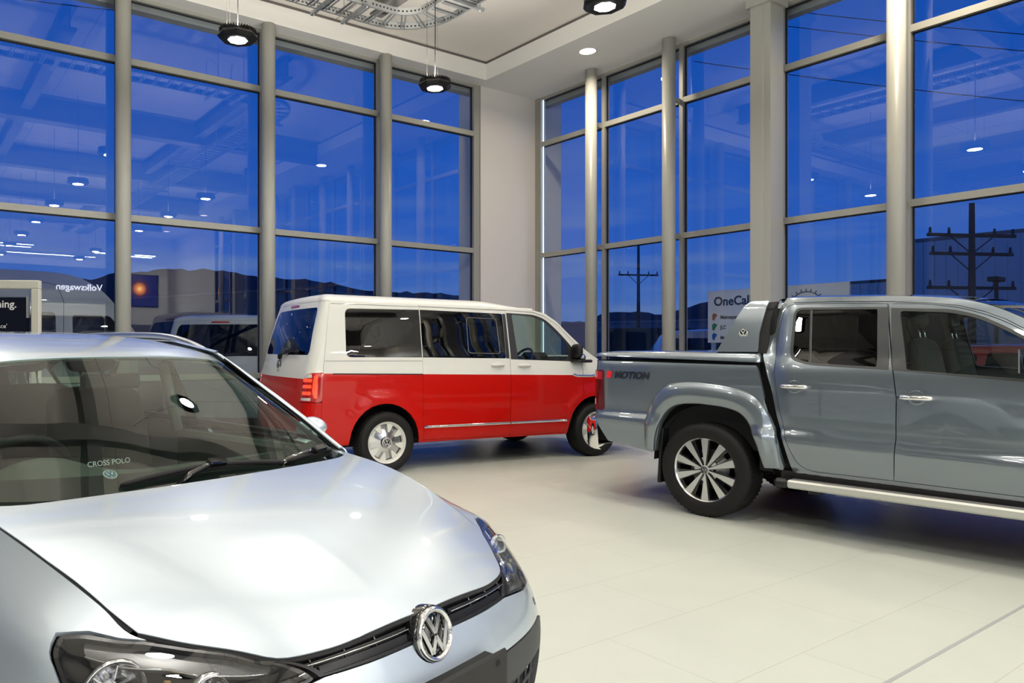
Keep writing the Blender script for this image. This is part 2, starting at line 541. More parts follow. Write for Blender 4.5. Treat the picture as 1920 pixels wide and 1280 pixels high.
# corner pier and far walls
struct('wall_corner', MB().box(-.7, 1.36, -.6, 0, -.1, 6.6), M_WHITEWALL, label='off-white corner pier between the two glazed walls')
struct('wall_side', MB().box(26, 26.3, -.6, 22, -.1, 6.6), M_WHITEWALL)
struct('wall_back', MB().box(-.3, 26.3, 22, 22.3, -.1, 6.6), M_WHITEWALL)
struct('wall_left', MB().box(17.7, 26, -.2, 0, -.1, 6.6), M_WHITEWALL)
struct('wall_right', MB().box(-.2, 0, 16.97, 22, -.1, 6.6), M_WHITEWALL)
struct('ceiling', MB().box(1.45, 26, .27, 22, H_CEIL, 6.6), M_CEIL, label='pale grey raised ceiling')
bulk = MB()
bulk.box(-.16, 1.45, -.14, 22, H_SOF, 6.33).box(1.45, 26, -.14, .27, H_SOF, 6.33)
struct('ceiling_bulkhead', bulk, M_SOFFIT, label='white dropped ceiling border along the two glazed walls')
rev = MB()
rev.box(-.1, 1.44, -.1, 22, 6.33, H_CEIL+.1).box(1.44, 26, -.1, .26, 6.33, H_CEIL+.1)
M_REV = mat('shadow_gap', (.16, .15, .14), .8)
struct('trim_2', rev, M_REV, label='dark shadow gap around the raised ceiling')
ov = MB(); ov.box(-.30, -.16, -.3, 22, 5.93, 6.6).box(-.3, 26, -.30, -.14, 5.93, 6.6)
struct('roof_edge', ov, mat('fascia', (.35, .36, .36), .5))

# fine panel joints in the raised ceiling
jt = MB()
for x in (4.45, 7.45, 10.45, 13.45, 16.45, 19.45): jt.box(x-.004, x+.004, .28, 21.9, H_CEIL-.003, H_CEIL+.001)
for y in (3.3, 6.3, 9.3, 12.3, 15.3, 18.3): jt.box(1.46, 25.9, y-.004, y+.004, H_CEIL-.003, H_CEIL+.001)
struct('trim_3', jt, M_REV)

# glazed walls: every bay between two mullions is one window
TR = [(-.02, .09), (.92, 1.0), (3.05, 3.135), (5.13, 5.215), (6.0, 6.05)]
def bay(n, a0, a1, side, first=False, last=False):
    """side 'x': glass in the plane y=0 running along x; side 'y': glass in the plane x=0"""
    w = empty('window_%d' % n); w['kind'] = 'structure'
    def bx(m, u0, u1, d0, d1, z0, z1):
        if side == 'x': m.box(u0, u1, d0, d1, z0, z1)
        else: m.box(d0, d1, u0, u1, z0, z1)
        return m
    fr = MB()
    bx(fr, a0, a0+.032, -.12, 0, 0, 6.05); bx(fr, a1-.032, a1, -.12, 0, 0, 6.05)
    for i, (z0, z1) in enumerate(TR): bx(fr, a0+.032, a1-.032, -.10, -.004, max(0, z0), z1)
    fr.build('window_frame', M_ALU, w)
    gk = MB()
    for u in (a0+.032, a1-.032-.012): bx(gk, u, u+.012, -.085, -.05, .09, 6.0)
    for i, (z0, z1) in enumerate(TR[1:]): bx(gk, a0+.044, a1-.044, -.085, -.05, z0-.012, z0)
    gk.build('gasket', M_GASKET, w)
    for i in range(4):
        g = MB(); bx(g, a0+.034, a1-.034, -.075, -.063, TR[i][1], TR[i+1][0]-.005)
        g.build('pane', M_PANE, w)
    return w
n = 0
xs_left = [1.47, 3.50, 5.53, 7.56, 9.59, 11.62, 13.65, 15.68, 17.7]
for i in range(8):
    n += 1; bay(n, xs_left[i], xs_left[i+1], 'x')
ys_right = [.12, 1.63, 3.15, 4.71, 6.24, 7.77, 9.3, 10.84, 12.37, 13.9, 15.43, 16.97]
for i in range(11):
    n += 1; bay(n, ys_right[i], ys_right[i+1], 'y')
jm = MB().box(1.36, 1.47, -.12, 0, 0, 6.05).box(-.12, 0, 0, .12, 0, 6.05).box(1.352, 1.372, 0, .012, 0, 6.05).box(.0, .012, .10, .118, 0, 6.05)
struct('trim_4', jm, M_ALU, label='aluminium jambs on both sides of the corner pier')
# added glow imitating the lit glass edge of the right hand wall's first pane
ls = mesh_obj('lit_glass_edge', *(lambda m: (m.v, m.f))(MB().box(-.05, -.035, .168, .186, .1, 6.0)), mat=mat('glass_edge_glow', (.8, .9, 1), .4, emis=(.62, .78, 1.0), es=1.6), smooth=False)
tag(ls, 'cool white glowing strip imitating the lit glass edge beside the corner pier', 'lit glass edge')

# columns
def column(x, y, lab):
    m = MB()
    m.lathe([(0, 0), (.098, 0), (.098, 6.05), (0, 6.05)], 32, Matrix.Translation((x, y, 0)))
    o = m.build('column', M_COLUMN); o['kind'] = 'structure'; o['label'] = lab
    o2 = MB()
    for z in (3.07, 5.15):
        if y < 1: o2.box(x-.03, x-.012, 0.0, y-.09, z-.03, z+.05)
        else: o2.box(0.0, x-.09, y-.03, y-.012, z-.03, z+.05)
    o2.build('bracket', M_ALU, o)
for i, x in enumerate(xs_left[1:8]): column(x, .2, 'round grey steel column at the long glazed wall')
for i, y in enumerate(ys_right[1:11]):
    if i % 3 == 2:
        m = MB().box(.14, .46, y-.16, y+.11, 0, 6.05).box(.30, .47, y-.165, y+.01, 0, 6.05)
        m.box(.10, .52, y-.2, y+.15, 5.93, 6.05)
        for z in (5.96,): m.box(.48, .53, y-.15, y-.1, z-.02, z+.02)
        o = m.build('column', M_COLUMN); o['kind'] = 'structure'; o['label'] = 'square steel post with a cap plate at the right glazed wall'
    else: column(.3, y, 'round grey steel column at the right glazed wall')

# roof beams hung under the raised ceiling
def hbeam(name, p0, p1, w=.20, z0=6.02, z1=H_CEIL):
    m = MB(); (xa, ya), (xb, yb) = p0, p1
    if abs(xa-xb) < 1e-6:
        m.box(xa-w/2, xa+w/2, ya, yb, z0, z0+.025).box(xa-.012, xa+.012, ya, yb, z0+.025, z1-.025).box(xa-w/2, xa+w/2, ya, yb, z1-.025, z1)
    else:
        m.box(xa, xb, ya-w/2, ya+w/2, z0, z0+.025).box(xa, xb, ya-.012, ya+.012, z0+.025, z1-.025).box(xa, xb, ya-w/2, ya+w/2, z1-.025, z1)
    return struct(name, m, M_BEAM)
for x in (4.42, 7.9, 11.4, 14.9): hbeam('ceiling_beam', (x, 1.35), (x, 21.9))
for y in (5.9, 10.2, 14.5, 18.8): hbeam('ceiling_beam', (1.46, y), (25.9, y), .3, 5.85)

# ------------------------------------------------------------------ pendant lamps
def make_pendant():
    r = empty('pendant_lamp')
    b = MB(); R8 = [(.205*math.cos(PI/8+k*PI/4), .205*math.sin(PI/8+k*PI/4)) for k in range(8)]
    Ri = [(.175*math.cos(PI/8+k*PI/4), .175*math.sin(PI/8+k*PI/4)) for k in range(8)]
    vs = []; rings = [(.150, .0), (.188, .004), (.212, .035), (.200, .062), (.15, .07)]
    for rr, z in rings: vs += [(rr*math.cos(PI/8+k*PI/4), rr*math.sin(PI/8+k*PI/4), z) for k in range(8)]
    fs = [tuple(range(7, -1, -1)), tuple(range(32, 40))]
    for i in range(4):
        for k in range(8): fs.append((i*8+k, i*8+(k+1) % 8, i*8+8+(k+1) % 8, i*8+8+k))
    b.add(vs, fs); b.build('housing', M_BLACK, r)
    f = MB()
    for k in range(40):
        a = 2*PI*k/40; M = Matrix.Rotation(a, 4, 'Z')
        f.box(.10, .193, -.003, .003, .064, .108, M)
    f.lathe([(0, .065), (.105, .065), (.105, .115), (0, .115)], 24)
    f.build('cooling_fins', M_BLACKMATT, r)
    l = MB(); l.lathe([(0, -.004), (.098, -.004), (.104, .0), (.104, .004)], 8, Matrix.Rotation(PI/8, 4, 'Z'), sm=False)
    l.build('lens', M_LENS, r)
    c = MB().tube([(.0, 0, .10), (0, .005, .7), (0, 0, H_CEIL-4.6)], .006, 6); c.build('power_cable', M_BLACK, r)
    for k in range(3):
        a = (k-1)*1.2; x, y = .12*math.cos(a), .12*math.sin(a)
        MB().tube([(x, y, .06), (x, y, H_CEIL-4.6)], .0013, 4).tube([(x, y, .065), (x, y, .10)], .004, 6).build('suspension_wire', M_WIRE, r)
    return r
ld = bpy.data.lights.new('pendant_glow', 'AREA'); ld.shape = 'DISK'; ld.size = .20; ld.energy = 24.5; ld.color = (1.0, .98, .915); ld.color = (1.0, .95, .84); ld.spread = PI
M_WIRE = mat('steel_wire', (.02, .02, .02), .7, spec=.1)
lu = bpy.data.lights.new('added_ceiling_fill', 'AREA'); lu.shape = 'DISK'; lu.size = .30; lu.energy = 44; lu.color = (1.0, .94, .84); lu.spread = PI  # added upward fill to brighten the ceiling, not part of the pendant
lamp0 = make_pendant()
first = True
PX = [4.43, 7.02, 9.62, 12.2, 14.8, 17.4]; PY = [2.75, 5.43, 8.1, 10.8, 13.5, 16.2, 18.9]
PLAB = {(0, 0): 'black octagonal pendant lamp in front of the pane beside the corner, furthest of the three',
        (1, 0): 'black octagonal pendant lamp hanging on the left before the long glazed wall',
        (0, 1): 'black octagonal pendant lamp cut by the top edge, above the round ceiling downlight'}
for i, x in enumerate(PX):
    for j, y in enumerate(PY):
        if i >= 3: continue
        o = lamp0 if first else copy_tree(lamp0); first = False
        o.location = (x, y, 4.6)
        tag(o, PLAB.get((i, j), 'black octagonal pendant lamp seen only as a reflection in the glazing'), 'pendant lamp', 'black pendant lamps on thin wires')
        lo = bpy.data.objects.new('pendant_glow', ld); COL.objects.link(lo); lo.location = (x, y, 4.594)
        lo = bpy.data.objects.new('added_ceiling_fill', lu); COL.objects.link(lo); lo.location = (x, y, 4.725); lo.rotation_euler = (PI, 0, 0)

# downlights in the bulkhead
dl_ = bpy.data.lights.new('downlight_glow', 'AREA'); dl_.shape = 'DISK'; dl_.size = .24; dl_.energy = 46; dl_.color = (1.0, .86, .66); dl_.spread = math.radians(160)
d0 = None
for k, (x, y) in enumerate([(.96, 2.14), (.96, 6.6), (.96, 11.0), (.96, 15.4), (.96, 19.8)]):
    if d0 is None:
        d0 = empty('downlight')
        MB().lathe([(.128, .0), (.142, -.002), (.146, -.007), (.140, -.010), (.124, -.006), (.124, .02)], 40).build('trim_ring', M_SOFFIT, d0)
        MB().lathe([(0, -.004), (.124, -.004)][::-1], 40).build('diffuser', M_DOWN, d0)
        o = d0
    else: o = copy_tree(d0)
    o.location = (x, y, H_SOF)
    tag(o, 'round warm downlight set in the white ceiling border' if k == 0 else 'round downlight seen only in the glass reflections', 'downlight', 'round ceiling downlights')
    lo = bpy.data.objects.new('downlight_glow', dl_); COL.objects.link(lo); lo.location = (x, y, H_SOF-.012)

# linear lights and small downlights further back in the showroom
for k, (x, y, L) in enumerate([(1.9, 20.1, .9), (1.9, 19.5, .8), (3.35, 19.6, .8), (8.2, 19.3, 4.4), (8.2, 18.6, 4.4), (13.5, 19, 4), (13.5, 17, 4), (6.2, 21.2, 5.6), (12.6, 21.2, 4.0)]):
    o = empty('linear_light', (x, y, 4.98))
    MB().box(-L/2, L/2, -.04, .04, 0, .07).build('housing', M_SATIN, o)
    MB().box(-L/2+.01, L/2-.01, -.034, .034, -.006, 0).build('diffuser', M_STRIP, o)
    MB().tube([(-L/2+.3, 0, .07), (-L/2+.3, 0, H_CEIL-4.982)], .003, 4).tube([(L/2-.3, 0, .07), (L/2-.3, 0, H_CEIL-4.982)], .003, 4).build('suspension_wire', M_SATIN, o)
    tag(o, 'long white linear light mirrored in the glass on the left', 'linear light', 'linear lights at the back of the showroom')
    s = bpy.data.lights.new('linear_glow', 'AREA'); s.shape = 'RECTANGLE'; s.size = L; s.size_y = .07; s.energy = 170; s.color = (.95, .97, 1)
    lo = bpy.data.objects.new('linear_glow', s); COL.objects.link(lo); lo.location = (x, y, 4.97)

# ------------------------------------------------------------------ cable trays
def tray(path, name='cable_tray', lab=None, w=.45, z=5.70, hang=()):
    """path: centre line points with (x, y, nx, ny) where n points to the outer side"""
    r = empty(name, (0, 0, 0)); P = np.array([p[:2] for p in path]); Nn = np.array([p[2:] for p in path])
    for sgn, nm in ((1, 'side_rail'), (-1, 'side_rail')):
        Q = P+Nn*w/2*sgn; vs = []; fs = []
        prof = [(-.003, 0), (.003, 0), (.003, .09), (-.003, .09)]
        prof2 = [(0, .0), (-.022*sgn, 0), (-.022*sgn, .003), (0, .003)]
        for pf in (prof, prof2, [(a, b+.087) for a, b in prof2]):
            b0 = len(vs)
            for q, nn in zip(Q, Nn):
                for d, h_ in pf: vs.append((q[0]+nn[0]*d, q[1]+nn[1]*d, z+h_))
            for i in range(len(Q)-1):
                for k in range(4): fs.append((b0+i*4+k, b0+i*4+(k+1) % 4, b0+i*4+4+(k+1) % 4, b0+i*4+4+k))
        mb = MB().add(vs, fs)
        # row of holes drawn as dark studs
        mb.build(nm, M_GALV, r)
        st = MB(); d_ = np.concatenate([[0], np.cumsum(np.linalg.norm(np.diff(Q, axis=0), axis=1))])
        for s_ in np.arange(.03, d_[-1], .055):
            x, y = np.interp(s_, d_, Q[:, 0]), np.interp(s_, d_, Q[:, 1]); nx, ny = np.interp(s_, d_, Nn[:, 0]), np.interp(s_, d_, Nn[:, 1])
            st.box(-.012, .012, -.0045, .0045, .035, .055, Matrix.Translation((x, y, z)) @ Matrix.Rotation(math.atan2(-nx, ny), 4, 'Z'))
        so = st.build('slot', M_BLACKMATT, r); so['kind'] = 'stuff'
    d = np.concatenate([[0], np.cumsum(np.linalg.norm(np.diff(P, axis=0), axis=1))])
    rg = MB(); k = 0
    for s_ in np.arange(.06, d[-1], .21):
        x, y = np.interp(s_, d, P[:, 0]), np.interp(s_, d, P[:, 1]); nx, ny = np.interp(s_, d, Nn[:, 0]), np.interp(s_, d, Nn[:, 1])
        M = Matrix.Translation((x, y, z)) @ Matrix.Rotation(math.atan2(ny, nx), 4, 'Z')
        for o_ in (-.03, .012): rg.box(-w/2, w/2, o_, o_+.02, .004, .012, M)
        rg.box(-w/2, w/2, -.03, -.026, .004, .028, M).box(-w/2, w/2, .028, .032, .004, .028, M)
    ro = rg.build('rungs', M_GALV, r)
    for s_ in hang:
        x, y = np.interp(s_, d, P[:, 0]), np.interp(s_, d, P[:, 1]); nx, ny = np.interp(s_, d, Nn[:, 0]), np.interp(s_, d, Nn[:, 1])
        M = Matrix.Translation((x, y, z)) @ Matrix.Rotation(math.atan2(ny, nx), 4, 'Z')
        hb = MB().box(-w/2-.12, w/2+.12, -.02, .02, -.042, -.002, M)
        for sx2 in (-1, 1): hb.tube([tuple(M @ Vector((sx2*(w/2+.06), 0, -.06))), tuple(M @ Vector((sx2*(w/2+.06), 0, H_CEIL-z)))], .006, 6)
        hb.build('hanger', M_GALV, r)
    return tag(r, lab, 'cable tray')
path = [(16.0, 1.93, 0, -1), (10, 1.93, 0, -1), (4.7, 1.93, 0, -1)]
for k in range(1, 10):
    a = k/10*PI/2; path.append((4.7-.57*math.sin(a), 2.5-.57*math.cos(a), -math.sin(a), -math.cos(a)))
path += [(4.13, 2.5, -1, 0), (4.13, 8, -1, 0), (4.13, 20, -1, 0)]
tray(path, lab='galvanised ladder cable tray curving under the ceiling at the top of the picture', hang=(2.0, 5, 8, 10.45, 10.9, 12.62, 14.5, 17, 20))
path = [(16.0, 7.3, 0, -1), (9.7, 7.3, 0, -1)]
for k in range(1, 8):
    a = k/8*PI/2; path.append((9.7-.57*math.sin(a), 7.87-.57*math.cos(a), -math.sin(a), -math.cos(a)))
path += [(9.13, 7.87, -1, 0), (9.13, 20, -1, 0)]
tray(path, lab='second galvanised ladder cable tray seen only mirrored in the glazing', hang=(2, 5, 9, 12, 15))

# ------------------------------------------------------------------ back of the showroom (seen mirrored in the glass)
M_NAVY = mat('navy_fascia', (.010, .018, .06), .35)
M_LETTER = mat('sign_letter', (.8, .8, .82), .4, emis=(.8, .85, 1), es=10)
nb = empty('wall_sign', (0, 0, 0))
MB().box(2.85, 14.2, 21.9, 21.99, 3.15, 4.62).build('fascia_panel', M_NAVY, nb)
MB().box(2.85, 14.2, 21.8, 21.99, 2.63, 3.13).build('header_band', M_SOFFIT, nb)
MB().box(2.9, 14.15, 21.93, 21.99, 0.02, 2.6).build('dark_opening', M_NAVY, nb)
text_mesh('Volkswagen', .37, .01, frame_M((2.98, 21.88, 3.68), (1, 0, 0), (0, 0, 1)) @ Matrix.Diagonal((1, 1, 1, 1)), M_LETTER, 'lettering', nb, bold=.004)
tag(nb, 'dark blue wall sign whose lettering shows mirrored in the left glazing', 'sign')
ds = empty('display_wall', (0, 0, 0))
MB().box(.42, 2.75, 21.5, 21.99, 0, 4.8).build('panel', mat('display_white', (.7, .68, .62), .6), ds)
MB().box(.82, 2.3, 21.46, 21.5, 3.05, 4.4).build('screen_bezel', M_BLACK, ds)
def screen_mat():
    m = bpy.data.materials.new('television_picture'); m.use_nodes = True; N = m.node_tree.nodes; L = m.node_tree.links; b = N['Principled BSDF']
    t = N.new('ShaderNodeTexCoord'); g = N.new('ShaderNodeTexGradient'); g.gradient_type = 'SPHERICAL'
    mp_ = N.new('ShaderNodeMapping'); mp_.inputs['Location'].default_value = (-1.6*2.2, 0, -3.8*2.2); mp_.inputs['Scale'].default_value = (2.2, 0, 2.2)
    r = N.new('ShaderNodeValToRGB'); el = r.color_ramp.elements
    el[0].position = 0; el[0].color = (.01, .01, .10, 1); el[1].position = 1; el[1].color = (1.6, 1.1, .5, 1)
    q = el.new(.35); q.color = (.10, .02, .05, 1); q = el.new(.7); q.color = (1.2, .35, .03, 1)
    L.new(t.outputs['Object'], mp_.inputs[0]); L.new(mp_.outputs[0], g.inputs[0]); L.new(g.outputs['Fac'], r.inputs[0])
    L.new(r.outputs[0], b.inputs['Emission Color']); b.inputs['Emission Strength'].default_value = 6.0; b.inputs['Base Color'].default_value = (0, 0, 0, 1)
    return m
MB().box(.86, 2.26, 21.44, 21.462, 3.09, 4.36).build('screen', screen_mat(), ds)
MB().box(.82, 2.3, 21.46, 21.5, .9, 2.3).build('recess', mat('recess_brown', (.06, .05, .035), .6), ds)
tag(ds, 'pale display wall with a television showing an orange glow, mirrored in the glass', 'display wall')
cb = empty('reception_counter', (10.5, 20.2, 0))
MB().bbox(-3, 3, -.4, .4, 0, 1.1, .01).build('counter_body', mat('counter_white', (.65, .63, .6), .4), cb)
MB().bbox(-3.05, 3.05, -.45, .45, 1.1, 1.15, .01).build('counter_top', M_BLACK, cb)
tag(cb, 'long white reception counter behind the camera', 'counter')

# ------------------------------------------------------------------ poster stand behind the silver car
px_, py_ = cam2room(-2.99, 6.15)
ps = empty('poster_stand', (px_, py_, 0), math.atan2(0.827, -0.562)+PI/2+math.radians(-6))
ps.rotation_euler = (0, 0, camdir2room(0)+math.radians(4))
M_FRAMEW = mat('stand_frame_white', (.60, .59, .52), .45)
fm_ = MB().bbox(-1.25, 0.0, -.03, .03, 1.86, 1.93, .006).bbox(-.065, 0, -.03, .03, .06, 1.86, .006).bbox(-1.25, -1.185, -.03, .03, .06, 1.86, .006).bbox(-1.25, 0, -.03, .03, .06, .14, .006)
fm_.build('stand_frame', M_FRAMEW, ps)
ft = MB().bbox(-.10, 0.02, -.25, .25, 0, .06, .008).bbox(-1.27, -1.15, -.25, .25, 0, .06, .008); ft.build('foot', M_FRAMEW, ps)
MB().box(-1.17, -.095, -.012, .012, .18, 1.79).build('poster_board', mat('poster_black', (.006, .008, .018), .85, spec=.1), ps)
MB().box(-.105, -.085, -.022, .0, 1.62, 1.80).build('clip', M_SATIN, ps)
M_TXT = mat('poster_text', (.8, .8, .8), .6)
Mt = frame_M((-.185, -.0135, 1.705), (1, 0, 0), (0, 0, 1))
text_mesh('everything.', .088, .0006, Mt, M_TXT, 'headline', ps, bold=.0012, align='RIGHT')
text_mesh("space'", .05, .0006, frame_M((-.26, -.0135, 1.535), (1, 0, 0), (0, 0, 1)), M_TXT, 'small_text', ps, align='RIGHT')
text_mesh('& 1x240V of power', .034, .0006, frame_M((-.125, -.0135, 1.475), (1, 0, 0), (0, 0, 1)), M_TXT, 'small_text', ps, align='RIGHT')
tag(ps, 'white framed poster stand with black board ending in the word everything', 'poster stand')

# ------------------------------------------------------------------ outside
M_ASPH = mat('asphalt', (.06, .06, .065), .85, noise=(2, .2))
g_ = MB().box(-420, 420, -420, -.62, -.4, -.06).box(-420, -.72, -.62, 300, -.4, -.06)
struct('ground', g_, M_ASPH, label='dark asphalt yard outside')
def hills():
    prof = [(-700, 560), (-300, 545), (-100, 540), (0, 532), (170, 523), (215, 512), (300, 506), (380, 505), (430, 510), (500, 520), (560, 522), (620, 530), (700, 546), (800, 549), (890, 555),
            (1030, 604), (1100, 604), (1130, 588), (1170, 583), (1240, 590), (1280, 580), (1325, 565), (1400, 568), (1500, 570), (1600, 575), (1920, 585), (2100, 588), (2600, 560), (3200, 570)]
    vs = []; fs = []
    P = dens(prof, (14, 9999), False); rr = random.Random(4)
    for i, (px, py) in enumerate(P):
        z = 1.38+(650-py)*220/1387+rr.uniform(-.35, .35)
        for d, zz in ((205, -.5), (212, z*.55), (220, z), (260, z*.8), (300, -.5)):
            x, y = cam2room((px-750)/1387*d, d); vs.append((x, y, zz))
    n_ = len(P)
    for i in range(n_-1):
        for k in range(4): fs.append((i*5+k, (i+1)*5+k, (i+1)*5+k+1, i*5+k+1))
    o = mesh_obj('hills', vs, fs, mat('dark_hillside', (.035, .04, .06), .95, noise=(.05, .3)))
    return tag(o, 'dark wooded hills on the horizon', 'hills', kind='structure')
hills()

def out(px, d): return cam2room((px-750)/1387*d, d)
def wall_between(name, p0, p1, h, th, m, z0=-.06, ribs=0.0, ribm=None, top=None):
    """long straight building face from p0 to p1 with real thickness"""
    p0 = Vector((*p0, 0)); p1 = Vector((*p1, 0)); L = (p1-p0).length; M = frame_M(p0, p1-p0, Vector((-(p1-p0).y, (p1-p0).x, 0)))
    mb = MB().box(0, L, 0, th, z0, h, M)
    if ribs:
        for k in range(int(L/ribs)):
            mb.box(k*ribs, k*ribs+ribs*.4, -.04, 0, z0, h-.02, M)
            mb.box(k*ribs, k*ribs+ribs*.4, th, th+.04, z0, h-.02, M)
    o = mb.build(name, m)
    if top:
        MB().box(-.1, L+.1, -.08, th+.08, h, h+.14, M).build('parapet', top, o)
    return o
M_CLAD = mat('ribbed_steel_cladding', (.42, .46, .50), .32, .85)
o = wall_between('warehouse', out(1702, 33), out(2250, 26.0), 6.0, 9.0, M_CLAD, ribs=.42, top=mat('parapet_grey', (.2, .21, .22), .5))
tag(o, 'tall ribbed grey warehouse outside behind the grey pickup', 'warehouse')
o = wall_between('shed', out(1560, 40), out(1700, 37), 4.7, 5.0, M_CLAD, ribs=.42, top=mat('parapet_dark', (.03, .03, .035), .5))
tag(o, 'low dark ribbed shed outside left of the tall warehouse', 'shed')
o = wall_between('factory', out(1030, 60), out(1330, 52), 3.2, 12, mat('factory_pale', (.20, .22, .26), .6), top=mat('parapet_pale', (.3, .3, .32), .5))
tag(o, 'long low pale factory outside between the right hand columns', 'factory')
o = wall_between('storage_building', out(250, 62), out(560, 52), 5.4, 14, mat('storage_grey', (.10, .10, .11), .7), top=mat('parapet_mid', (.14, .14, .15), .5))
tag(o, 'low dark storage building outside behind the parked vans', 'building')
o = wall_between('container', out(1135, 21), out(1192, 20), 1.9, 2.4, mat('container_green', (.02, .035, .03), .6), ribs=.25)
tag(o, 'dark ribbed container outside between two right hand columns', 'container')

# hoarding with lettering outside the right glazed wall
M_BOARD = mat('hoarding_white', (.78, .80, .86), .5)
b0, b1 = out(1327, 14.2), out(1592, 12.0)
p0 = Vector((*b0, 0)); p1 = Vector((*b1, 0)); Lb = (p1-p0).length
hb_ = empty('advertising_board', (b0[0], b0[1], 0), math.atan2(p1.y-p0.y, p1.x-p0.x))
MB().box(0, Lb, -.0, .03, 1.46, 2.44).build('board', M_BOARD, hb_)
MB().box(.05, .11, .03, .09, -.06, 2.40).box(Lb-.11, Lb-.05, .03, .09, -.06, 2.40).box(Lb/2, Lb/2+.06, .03, .09, -.06, 2.4).build('post', M_SATIN, hb_)
def tb(body, size, x, z, m, b=0.0, nm='lettering', sxx=1.0):
    text_mesh(body, size, .001, frame_M((x, -.004, z), (1, 0, 0), (0, 0, 1)), m, nm, hb_, bold=b, sx_=sxx)
M_DK = mat('board_ink', (.012, .016, .03), .6)
tb('OneCall', .235, .13, 2.16, M_DK, .006, sxx=.98)
tb('Metrospec', .10, .27, 1.905, M_DK, .002, 'small_text', .8)
tb('JLC', .10, .27, 1.715, M_DK, .002, 'small_text', .8)
tb('Mono', .10, .27, 1.52, M_DK, .002, 'small_text', .8)
for z, c in ((1.945, (.45, .13, .05)), (1.755, (.01, .22, .09)), (1.57, (.01, .13, .50))):
    mm_ = MB().prism([(.10, z-.045), (.14, z-.07), (.15, z-.03), (.185, z+.01), (.20, z+.05), (.13, z+.075), (.095, z+.04)], 0, .003, frame_M((0, -.002, 0), (1, 0, 0), (0, 0, 1)))
    mm_.build('logo', mat('logo_ink', c, .5), hb_)
rg_ = MB(); cx_, cz_, R_ = Lb-.70, 2.02, .30
rg_.tube([(cx_+R_*math.cos(a), -.006, cz_+R_*math.sin(a)) for a in np.linspace(0, 2*PI, 49)[:-1]], .008, 6, closed=True)
for k in range(24):
    a = k*PI/12; rg_.tube([(cx_+R_*math.cos(a), -.006, cz_+R_*math.sin(a)), (cx_+(R_+.05)*math.cos(a), -.006, cz_+(R_+.05)*math.sin(a))], .008, 5)
rg_.build('emblem', mat('emblem_blue', (.04, .07, .2), .5), hb_)
tag(hb_, 'pale advertising board outside reading OneCall with small coloured logos', 'advertising board')

# overhead line poles and wires
M_POLE = mat('pole_timber', (.03, .032, .04), .8)
def power_pole(px, d, h, arms, lab, r=.13):
    x, y = out(px, d); o = empty('power_pole', (x, y, -.06), camdir2room(8))
    MB().tube([(0, 0, 0), (0, 0, h)], [r, r*.6], 10).build('pole', M_POLE, o)
    for z, w in arms:
        MB().box(-w, w, -.05, .05, z-.05, z+.05).build('crossarm', M_POLE, o)
        ins = MB()
        for s_ in (-1, -.55, .55, 1): ins.tube([(s_*w*.95, 0, z+.05), (s_*w*.95, 0, z+.24)], [.045, .03], 8)
        ins.build('insulator', M_POLE, o)
        MB().tube([(-w*.5, 0, z-.03), (0, 0, z-.6)], .02, 5).tube([(w*.5, 0, z-.03), (0, 0, z-.6)], .02, 5).build('brace', M_POLE, o)
    return tag(o, lab, 'power pole')
power_pole(1822, 24, 6.1, [(5.05, 1.6), (4.45, 1.5), (3.35, 1.6)], 'dark overhead power pole with cross arms rising behind the pickup')
power_pole(1197, 46, 7.9, [(5.9, 1.3)], 'slim power pole far outside between two right hand columns')
x, y = out(1868, 20); o = empty('yard_lamp', (x, y, -.06)); MB().tube([(0, 0, 0), (0, 0, 3.2)], .05, 8).build('pole', M_POLE, o)
MB().bbox(-.3, .3, -.12, .12, 3.2, 3.33, .02).build('lamp_head', M_POLE, o); tag(o, 'short dark yard lamp outside near the right edge', 'yard lamp')
def wire(pa, da, pb, db, za, zb, sag, lab):
    a = out(pa, da); b = out(pb, db); pts = []
    for k in range(25):
        t = k/24; pts.append((a[0]+(b[0]-a[0])*t, a[1]+(b[1]-a[1])*t, za+(zb-za)*t-sag*4*t*(1-t)))
    o = MB().tube(pts, .018, 5).build('overhead_wire', M_POLE)
    tag(o, lab, 'wire', 'overhead wires outside')
def zpx(y, d): return 1.38+(650-y)*d/1387
for (xa, ya, xb, yb), lab in (((1290, -3, 2300, 92), 'highest overhead wire outside at the right'), ((1290, 25, 2300, 125), 'second overhead wire outside at the right'),
                     ((1300, 115, 2300, 222), 'lowest overhead wire outside at the right')):
    wire(xa, 34, xb, 27, zpx(ya, 34), zpx(yb, 27), .2, lab)
wire(-200, 30, 420, 36, zpx(-35, 30), zpx(38, 36), .15, 'overhead wire outside at the upper left')

